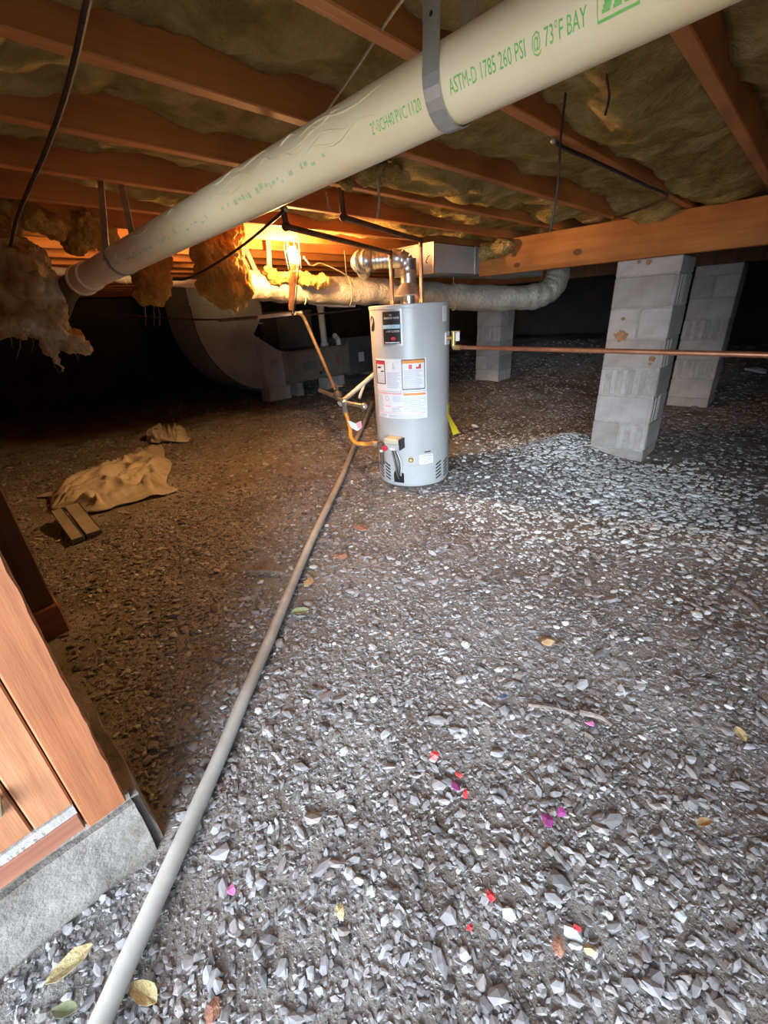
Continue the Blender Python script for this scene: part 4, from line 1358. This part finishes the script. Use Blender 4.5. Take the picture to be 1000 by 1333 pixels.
# front transition (foil taped) and plenum elbow
tr = thing('duct_transition', 'bright foil-taped tapered metal duct joining elbow and furnace', 'duct', (FX - .3, 3.85, .2))
prof = [(3.60, .17), (4.115, .195), (4.115, .675), (3.98, .72), (3.62, .95)]
mb = MB(); n = len(prof)
mb.add([(FX - .002, y, z) for y, z in prof] + [(FX - .72, y, z) for y, z in prof], [tuple(range(n)), tuple(reversed(range(n, 2 * n)))] + [(k, (k + 1) % n, n + (k + 1) % n, n + k) for k in range(n)])
mb.build('transition_body', 'bright_metal', tr)
for (ya, yb, zt) in ((3.60, 3.69, .93), (4.03, 4.115, .68)):
    MB().ribbon([(FX + .004, (ya + yb) / 2, .19 + (zt - .19) * k / 10) for k in range(11)], (0, 1, 0), yb - ya, .006).build('foil_tape', 'foil_tape', tr)
MB().box(FX, FX + .004, 3.80, 3.93, .47, .60).build('grey_sticker', 'print_grey', tr)
el = thing('elbow_duct', 'large curved grey sheet metal duct elbow left of the furnace', 'duct', (FX - .35, 3.3, .15))
oc = (3.78, 1.22); n = 26
out = [(oc[0] - 1.02 * math.cos(a), oc[1] - 1.04 * math.sin(a)) for a in [k * (PI / 2) / n for k in range(n + 1)]]     # from the left side round to the bottom
poly = [(oc[0] - 1.02, 1.36)] + out + [(3.60, .178), (3.60, .95), (3.80, 1.22), (3.80, 1.36)]
poly = [p for p in poly if p[0] <= 3.81]
poly = [p for p in poly if not (p[0] > 3.60 and p[1] < .5)]
n = len(poly)
mb = MB().add([(FX, y, z) for y, z in poly] + [(FX - .75, y, z) for y, z in poly], [tuple(range(n)), tuple(reversed(range(n, 2 * n)))] + [(k, (k + 1) % n, n + (k + 1) % n, n + k) for k in range(n)])
mb.build('elbow_body', 'sheet_metal', el)
mb = MB()
for k in range(n):
    (ya, za), (yb, zb) = poly[k], poly[(k + 1) % n]
    if math.hypot(yb - ya, zb - za) < .16: mb.ribbon([(FX + .004, ya, za), (FX + .004, yb, zb)], (1, 0, 0), .02, .008)
mb.build('edge_seam', 'furnace_dark', el)
MB().box(FX, FX + .005, 2.85, 3.80, 1.10, 1.115).build('cross_seam', 'sheet_metal', el)
MB().cham(FX - .75, FX - .005, 2.76, 3.80, 1.362, 1.60, .004).build('upper_boot', 'sheet_metal', el)
# return box behind the furnace
rb = thing('return_box', 'dark brown metal box standing behind the furnace top', 'duct', (FX - .5, 4.7, .7))
MB().cham(FX - .98, FX - .45, 4.35, 5.05, .69, 1.25, .006).build('box_body', 'furnace_dark', rb)
MB().box(FX - .99, FX - .44, 4.34, 5.06, 1.235, 1.255).build('top_flange', 'furnace_paint', rb)


def furnace_block(label, y0, w=.39, zt=.193):
    o = MB().cham(FX - .22, FX + .02, y0, y0 + w, -.03, zt, .008)
    t = thing('concrete_block', label, 'block', (FX - .1, y0 + w / 2, 0), 'concrete blocks under the furnace')
    o.build('block_body', 'block', t)
    MB().box(FX + .0195, FX + .0215, y0 + w * .48, y0 + w * .52, -.02, zt - .012).build('core_line', 'mortar', t)


furnace_block('concrete block under the foil-taped end of the furnace', 3.70)
furnace_block('concrete block under the middle of the furnace', 4.86, .40)
furnace_block('narrow concrete block under the furnace, half in shadow', 4.23, .12)
furnace_block('concrete block under the far dark cabinet', 5.9, .39, .155)

# white vent pipes on the furnace
t = thing('furnace_vent', 'white plastic vent pipe standing on the furnace', 'pipe', (FX - .3, 5.15, .72))
MB().tube([(FX - .3, 5.15, .70), (FX - .3, 5.15, 1.30)], .055, 18).build('riser', 'pvc_white', t, smooth=True)
MB().tube([(FX - .3, 5.15, 1.25), (FX - .3, 5.15, 1.33)], .064, 18).build('hub', 'pvc_white', t, smooth=True)
t = thing('furnace_intake', 'short white plastic elbow on the furnace top', 'pipe', (FX - .2, 5.45, .72))
b0_ = AX(441, 449, FX - .15)
MB().tube(rounded([b0_ + Vector((0, 0, -.03)), b0_ + Vector((0, 0, .11)), b0_ + Vector((.05, -.12, .16))], .08), .042, 14).build('elbow', 'pvc_white', t, smooth=True)
MB().tube([b0_ + Vector((0, 0, -.04)), b0_ + Vector((0, 0, .0))], .05, 14).build('hub', 'pvc_white', t, smooth=True)
t = thing('vent_line', 'thin white plastic pipe under the flexible duct', 'pipe', AD(420, 397, 4.6))
MB().tube([AD(402, 394, 4.5), AD(430, 398, 4.6), AD(462, 398, 4.7)], .014, 10).build('pipe', 'pvc_white', t, smooth=True)
t = thing('branch_drain', 'white plastic pipe passing behind the amber insulation pieces', 'pipe', AD(240, 368, 4))
MB().tube([AD(60, 352, 4.5), AD(150, 361, 4.3), AD(215, 367, 4.15), AD(275, 371, 4.05)], .03, 16).build('pipe', 'pvc_white', t, smooth=True)
MB().tube([AD(150, 360, 4.3), AD(165, 362, 4.27)], .04, 16).build('hub', 'pvc_white', t, smooth=True)


# ================================================================== CABLES AND STRINGS
def plumb(a, b, z):
    p = AZ(a[0], a[1], z); d = math.hypot(p.x, p.y); q_ = AD(b[0], b[1], d)
    return [p, p.lerp(q_, .3), p.lerp(q_, .65) + Vector((.006, .004, 0)), q_]


def cable(name, label, pts, r, m, cat='cable'):
    t = thing(name, label, cat, pts[0], 'cables and strings under the joists')
    MB().tube(spline(pts, 8), r, 8).build('strand', m, t, smooth=True)
    MB().ball(pts[0], r * 1.5, 6).build('staple', 'strap_metal', t)


cable('cable', 'thick dark cable sagging down the upper left corner', [AZ(118, -18, 1.605), AZ(113, 5, 1.60), AZ(98, 75, 1.585), AZ(80, 140, 1.57), AZ(58, 200, 1.55), AZ(38, 245, 1.53), AZ(22, 285, 1.50), AZ(14, 320, 1.46)], .0056, 'cable_brown')
cable('string', 'thin pale string slanting from joist down behind the big pipe', [AY(530, -8, .75), AY(508, 22, .80), AY(470, 80, .88), AY(428, 142, .98), AY(415, 165, 1.0)], .0026, 'string', 'string')
cable('wire', 'black wire drooping from the big pipe down to the left', [AD(372, 272, 1.9), AD(352, 290, 2.1), AD(318, 318, 2.5), AD(280, 344, 2.75), AD(245, 362, 2.85), AD(225, 364, 2.9)], .006, 'rubber', 'wire')
cable('wire', 'long thin dark wire dangling right of the big pipe', plumb((737, 117), (716, 302), ZJ + .03), .0035, 'rubber', 'wire')
cable('wire', 'short thin wire end dangling under the right part of the big pipe', plumb((791, 80), (788, 150), ZJ + .02), .0028, 'rubber', 'wire')
cable('cable', 'black cable stapled along the underside of a right-hand joist', [AZ(721, 183, ZJ - .010), AZ(733, 192, ZJ - .012), AZ(765, 206, ZJ - .015), AZ(800, 222, ZJ - .012), AZ(840, 241, ZJ - .012), AZ(869, 255, ZJ - .012), AZ(845, 268, ZJ - .01), AZ(800, 284, ZJ - .01)], .0065, 'rubber')
cable('string', 'frayed tan string hanging below the joists above the copper pipes', plumb((492, 214), (491, 284), ZJ), .005, 'string', 'string')
cable('cable', 'pale wire draped from the work light across to the duct', [AD(396, 335, 3.4), AD(406, 346, 3.5), AD(418, 343, 3.65), AD(440, 352, 3.8), AD(456, 361, 3.92)], .005, 'string')
cable('cable', 'dark cable stretched across the darkness above the furnace', [AD(60, 398, 5.2), AD(150, 408, 5.0), AD(250, 416, 4.8), AD(330, 414, 4.6), AD(400, 410, 4.6), AD(470, 402, 4.8)], .008, 'cable_brown')

# hanger strips near the lamp
for (pa, pb, lb_) in (((349, 296), (351, 350), 'pale hanger strip left of the work light bulb'), ((316, 318), (333, 352), 'slanting hanger strip beside the amber insulation sheet')):
    a = AD(*pa, 3.7); b = AD(*pb, 3.72); a.z = max(a.z, ZJ + .05)
    t = thing('hanger_strip', lb_, 'strap', b, 'hanger strips of the flexible duct')
    MB().ribbon([a, a.lerp(b, .5), b], (R[0, 0], R[1, 0], 0), .034, .002).build('band', 'strap_metal', t)
    MB().ball(a, .008, 6).build('nail', 'strap_metal', t)

# ================================================================== TARP, PANELS, LITTER
def sheet(name, label, cat, corners, nu, nv_, amp, m, seed, freq=(2.2, 9.0)):
    """rumpled sheet spread over the ground between four corners"""
    c = [Vector(p) for p in corners]
    V = []
    for j in range(nv_):
        for i in range(nu):
            u = i / (nu - 1); v = j / (nv_ - 1)
            p = (c[0] * (1 - u) + c[1] * u) * (1 - v) + (c[3] * (1 - u) + c[2] * u) * v
            p.x += .10 * noise.noise(Vector((u * 3, v * 3, seed))); p.y += .10 * noise.noise(Vector((u * 3, v * 3, seed + 9)))
            q_ = Vector((u * freq[0], v * freq[1], seed * 1.7)) + Vector((noise.noise(Vector((u * 2, v * 2, seed))), noise.noise(Vector((u * 2, v * 2, seed + 4))), 0)) * .7
            ridge = 1 - abs(noise.noise(q_)) * 2
            env = min(1, 6 * min(u, 1 - u, v, 1 - v) + .15)
            p.z = hz(p.x, p.y) + .012 + amp * env * (max(0, ridge) ** 2 * .8 + .35 * max(0, noise.noise(q_ * 2.1)) + .3)
            V.append(p)
    F = [(j * nu + i, j * nu + i + 1, (j + 1) * nu + i + 1, (j + 1) * nu + i) for j in range(nv_ - 1) for i in range(nu - 1)]
    t = thing(name, label, cat, c[0])
    o = MB().add(V, F).build('sheet', m, t, smooth='full')
    md = o.modifiers.new('s', 'SOLIDIFY'); md.thickness = .002
    return t


tp = sheet('tarp', 'rumpled tan plastic sheet lying in the shade at left', 'tarp', [(-4.15, .36, 0), (-3.40, .52, 0), (-3.25, 1.10, 0), (-4.85, 1.60, 0)], 60, 60, .10, 'tarp', 4, (7.0, 4.0))
tp2 = sheet('rag', 'small crumpled tan sheet beyond the plastic sheet', 'tarp', [(-5.4, 1.70, 0), (-5.0, 1.55, 0), (-4.7, 1.85, 0), (-5.2, 2.05, 0)], 20, 20, .12, 'tarp', 8)
for i, (y0, y1, lb_) in enumerate(((.335, .405, 'narrow grey flat panel lying at the edge of the plastic sheet'), (.415, .505, 'wider grey flat panel lying beside the narrow one'))):
    t = thing('flat_panel', lb_, 'panel', (-3.2, y0, .02), 'flat panels by the plastic sheet')
    zz = hz(-3.2, .42)
    Mx = Matrix.Translation((-3.2, (y0 + y1) / 2, zz + .05 + .004 * i)) @ Matrix.Rotation(math.radians(5), 4, 'Y') @ Matrix.Rotation(-.03, 4, 'Z')
    w2 = (y1 - y0) / 2
    MB().cham(-.26, .26, -w2 + .004, w2 - .004, -.012, .012, .003, Mx).build('board_face', 'panel_grey', t)
    MB().cham(-.262, .262, w2 - .006, w2 + .001, -.014, .016, .002, Mx).cham(.255, .264, -w2 + .003, w2 - .003, -.014, .014, .002, Mx).build('edge_lip', 'furnace_dark', t)


def scrap(name, label, cat, px, py, size, m, seed, thin=.25, long=1.6, group=None):
    if cat == 'leaf': thin = .05
    p = GND(px, py)
    rnd = random.Random(seed)
    n = 8; vs = []
    for k in range(n):
        a = 2 * PI * k / n; rr = rnd.uniform(.6, 1.1)
        vs.append(Vector((math.cos(a) * rr * long, math.sin(a) * rr, rnd.uniform(-.25, .35))))
    vs.append(Vector((0, 0, .35)))
    if cat == 'leaf':
        n = 14; vs = []
        for k in range(n):
            a = 2 * PI * k / n; x_ = math.cos(a)
            w_ = abs(math.sin(a)) ** 1.5 * (.75 + .2 * rnd.random())
            vs.append(Vector((x_ * long * .85 + .1 * w_, math.copysign(w_, math.sin(a)), .45 * w_ + .25 * x_ * x_ + rnd.uniform(-.06, .06))))
        vs.append(Vector((0, 0, 0)))
    rz = rnd.uniform(0, PI)
    Mx = Matrix.Translation((p.x, p.y, p.z + .016)) @ Matrix.Rotation(rz, 4, 'Z') @ Matrix.Rotation(rnd.uniform(-.3, .3), 4, 'X') @ Matrix.Scale(size, 4)
    vs = [Mx @ v for v in vs]
    lo = [v - Vector((0, 0, size * thin)) for v in vs]
    mb = MB().add(vs + lo, [(k, (k + 1) % n, n) for k in range(n)] + [(n + 1 + (k + 1) % n, n + 1 + k, 2 * n + 1) for k in range(n)] + [(k, n + 1 + k, n + 1 + (k + 1) % n, (k + 1) % n) for k in range(n)])
    o = mb.build(name, m)
    return tag(o, label, cat, group)


G1 = 'plastic scraps among the gravel'; G2 = 'dry leaves and chips among the gravel'
for i, a in enumerate((
    ('plastic_scrap', 'bright red plastic strip lying on the gravel, farthest of the red bits', 'scrap', 566, 993, .012, 'red_plastic', G1),
    ('plastic_scrap', 'red plastic chip just beyond the purple strip', 'scrap', 598, 1014, .010, 'red_plastic', G1),
    ('plastic_scrap', 'purple plastic strip between two red chips', 'scrap', 594, 1030, .012, 'purple_plastic', G1),
    ('plastic_scrap', 'red plastic chip just nearer than the purple strip', 'scrap', 605, 1043, .008, 'red_plastic', G1),
    ('plastic_scrap', 'dark purple plastic strip right of the red bits', 'scrap', 712, 1075, .014, 'purple_plastic', G1),
    ('plastic_scrap', 'smaller dark purple curl beside a white pebble', 'scrap', 728, 1068, .010, 'purple_plastic', G1),
    ('plastic_scrap', 'pale red curled plastic piece in the near gravel', 'scrap', 638, 1172, .011, 'red_plastic', G1),
    ('plastic_scrap', 'tiny red chip in the near gravel at the centre', 'scrap', 611, 1217, .006, 'red_plastic', G1),
    ('plastic_scrap', 'red-brown clay chip at the near lower right', 'scrap', 725, 1235, .012, 'red_clay', G1),
    ('plastic_scrap', 'small red chip in the lower right gravel', 'scrap', 750, 1216, .006, 'red_plastic', G1),
    ('plastic_scrap', 'pink and white plastic scrap near the grey ground pipe', 'scrap', 304, 1167, .011, 'pink_plastic', G1),
    ('plastic_scrap', 'small pink chip among mid-distance gravel at right', 'scrap', 766, 948, .010, 'pink_plastic', G1),
    ('plastic_scrap', 'dark blue chip on the gravel in the middle', 'scrap', 656, 912, .011, 'blue_scrap', G1),
    ('clay_chip', 'round red-brown clay lump at the bottom edge beside the pipe', 'stone', 284, 1324, .014, 'red_clay', G2),
    ('wood_chip', 'brown wood chip in front of the water heater at right', 'chip', 712, 838, .022, 'dry_leaf', G2),
    ('wood_chip', 'thin brown chip touching the larger brown wood chip', 'chip', 728, 842, .016, 'bark', G2),
    ('dry_leaf', 'curled tan leaf beside the near end of the ground pipe', 'leaf', 193, 1302, .020, 'tan_scrap', G2),
    ('dry_leaf', 'pale tan leaf left of the ground pipe near the sill', 'leaf', 100, 1266, .024, 'tan_scrap', G2),
    ('tan_stone', 'rough tan lump on the bare dirt at lower centre', 'stone', 445, 1199, .013, 'tan_scrap', G2),
    ('dry_leaf', 'yellowish leaf at the lower left corner', 'leaf', 90, 1323, .014, 'green_leaf', G2),
    ('dry_leaf', 'dull green leaf beside the middle of the ground pipe', 'leaf', 392, 800, .022, 'green_leaf', G2),
    ('bark_strip', 'reddish bark strip on the gravel left of the heater foot', 'bark', 468, 690, .034, 'red_clay', G2),
    ('bark_strip', 'smaller reddish bark piece nearer than the bark strip', 'bark', 443, 728, .022, 'red_clay', G2),
    ('wood_chip', 'brown chip right of the ground pipe at mid distance', 'chip', 402, 760, .026, 'dry_leaf', G2),
    ('tan_stone', 'orange-brown lump in the lower right gravel', 'stone', 765, 1249, .010, 'tan_scrap', G2),
    ('dry_leaf', 'brown leaf scrap at right of the near gravel', 'leaf', 912, 1082, .012, 'dry_leaf', G2),
    ('dry_leaf', 'orange-tan leaf at the right edge of the gravel', 'leaf', 962, 962, .014, 'tan_scrap', G2),
    ('light_patch', 'pale crumpled shape painted as a patch of light on the ground at the far right edge', 'scrap', 985, 485, .09, 'label_white', G1),  # added white piece stands in for a bright patch of light on the ground
)):
    scrap(a[0], a[1], a[2], a[3], a[4], a[5], a[6], i * 7 + 1, group=a[7], long=2.0 if a[2] in ('bark', 'leaf') else 1.5)


def stick(label, a, b, r, m='bark'):
    p = AZ(*a, .02); q_ = AZ(*b, .02)
    p.z = hz(p.x, p.y) + r + .012; q_.z = hz(q_.x, q_.y) + r + .012
    mid = p.lerp(q_, .5) + Vector((.01, .012, .003))
    t = thing('stick', label, 'stick', p, 'sticks on the gravel')
    MB().tube(spline([p, mid, q_], 6), [r * (1 - .04 * k) for k in range(13)], 7).build('twig', m, t, smooth=True)


stick('grey stick lying on the gravel right of centre', (755, 925), (797, 942), .010)
stick('dark stick lying beyond the grey one, pointing left', (688, 915), (750, 928), .006, 'bark')
stick('long dark stick lying on dirt at the right edge', (955, 768), (1000, 806), .010)
stick('thin dark twig on the ground beside the brown dirt patch', (320, 742), (372, 742), .008)
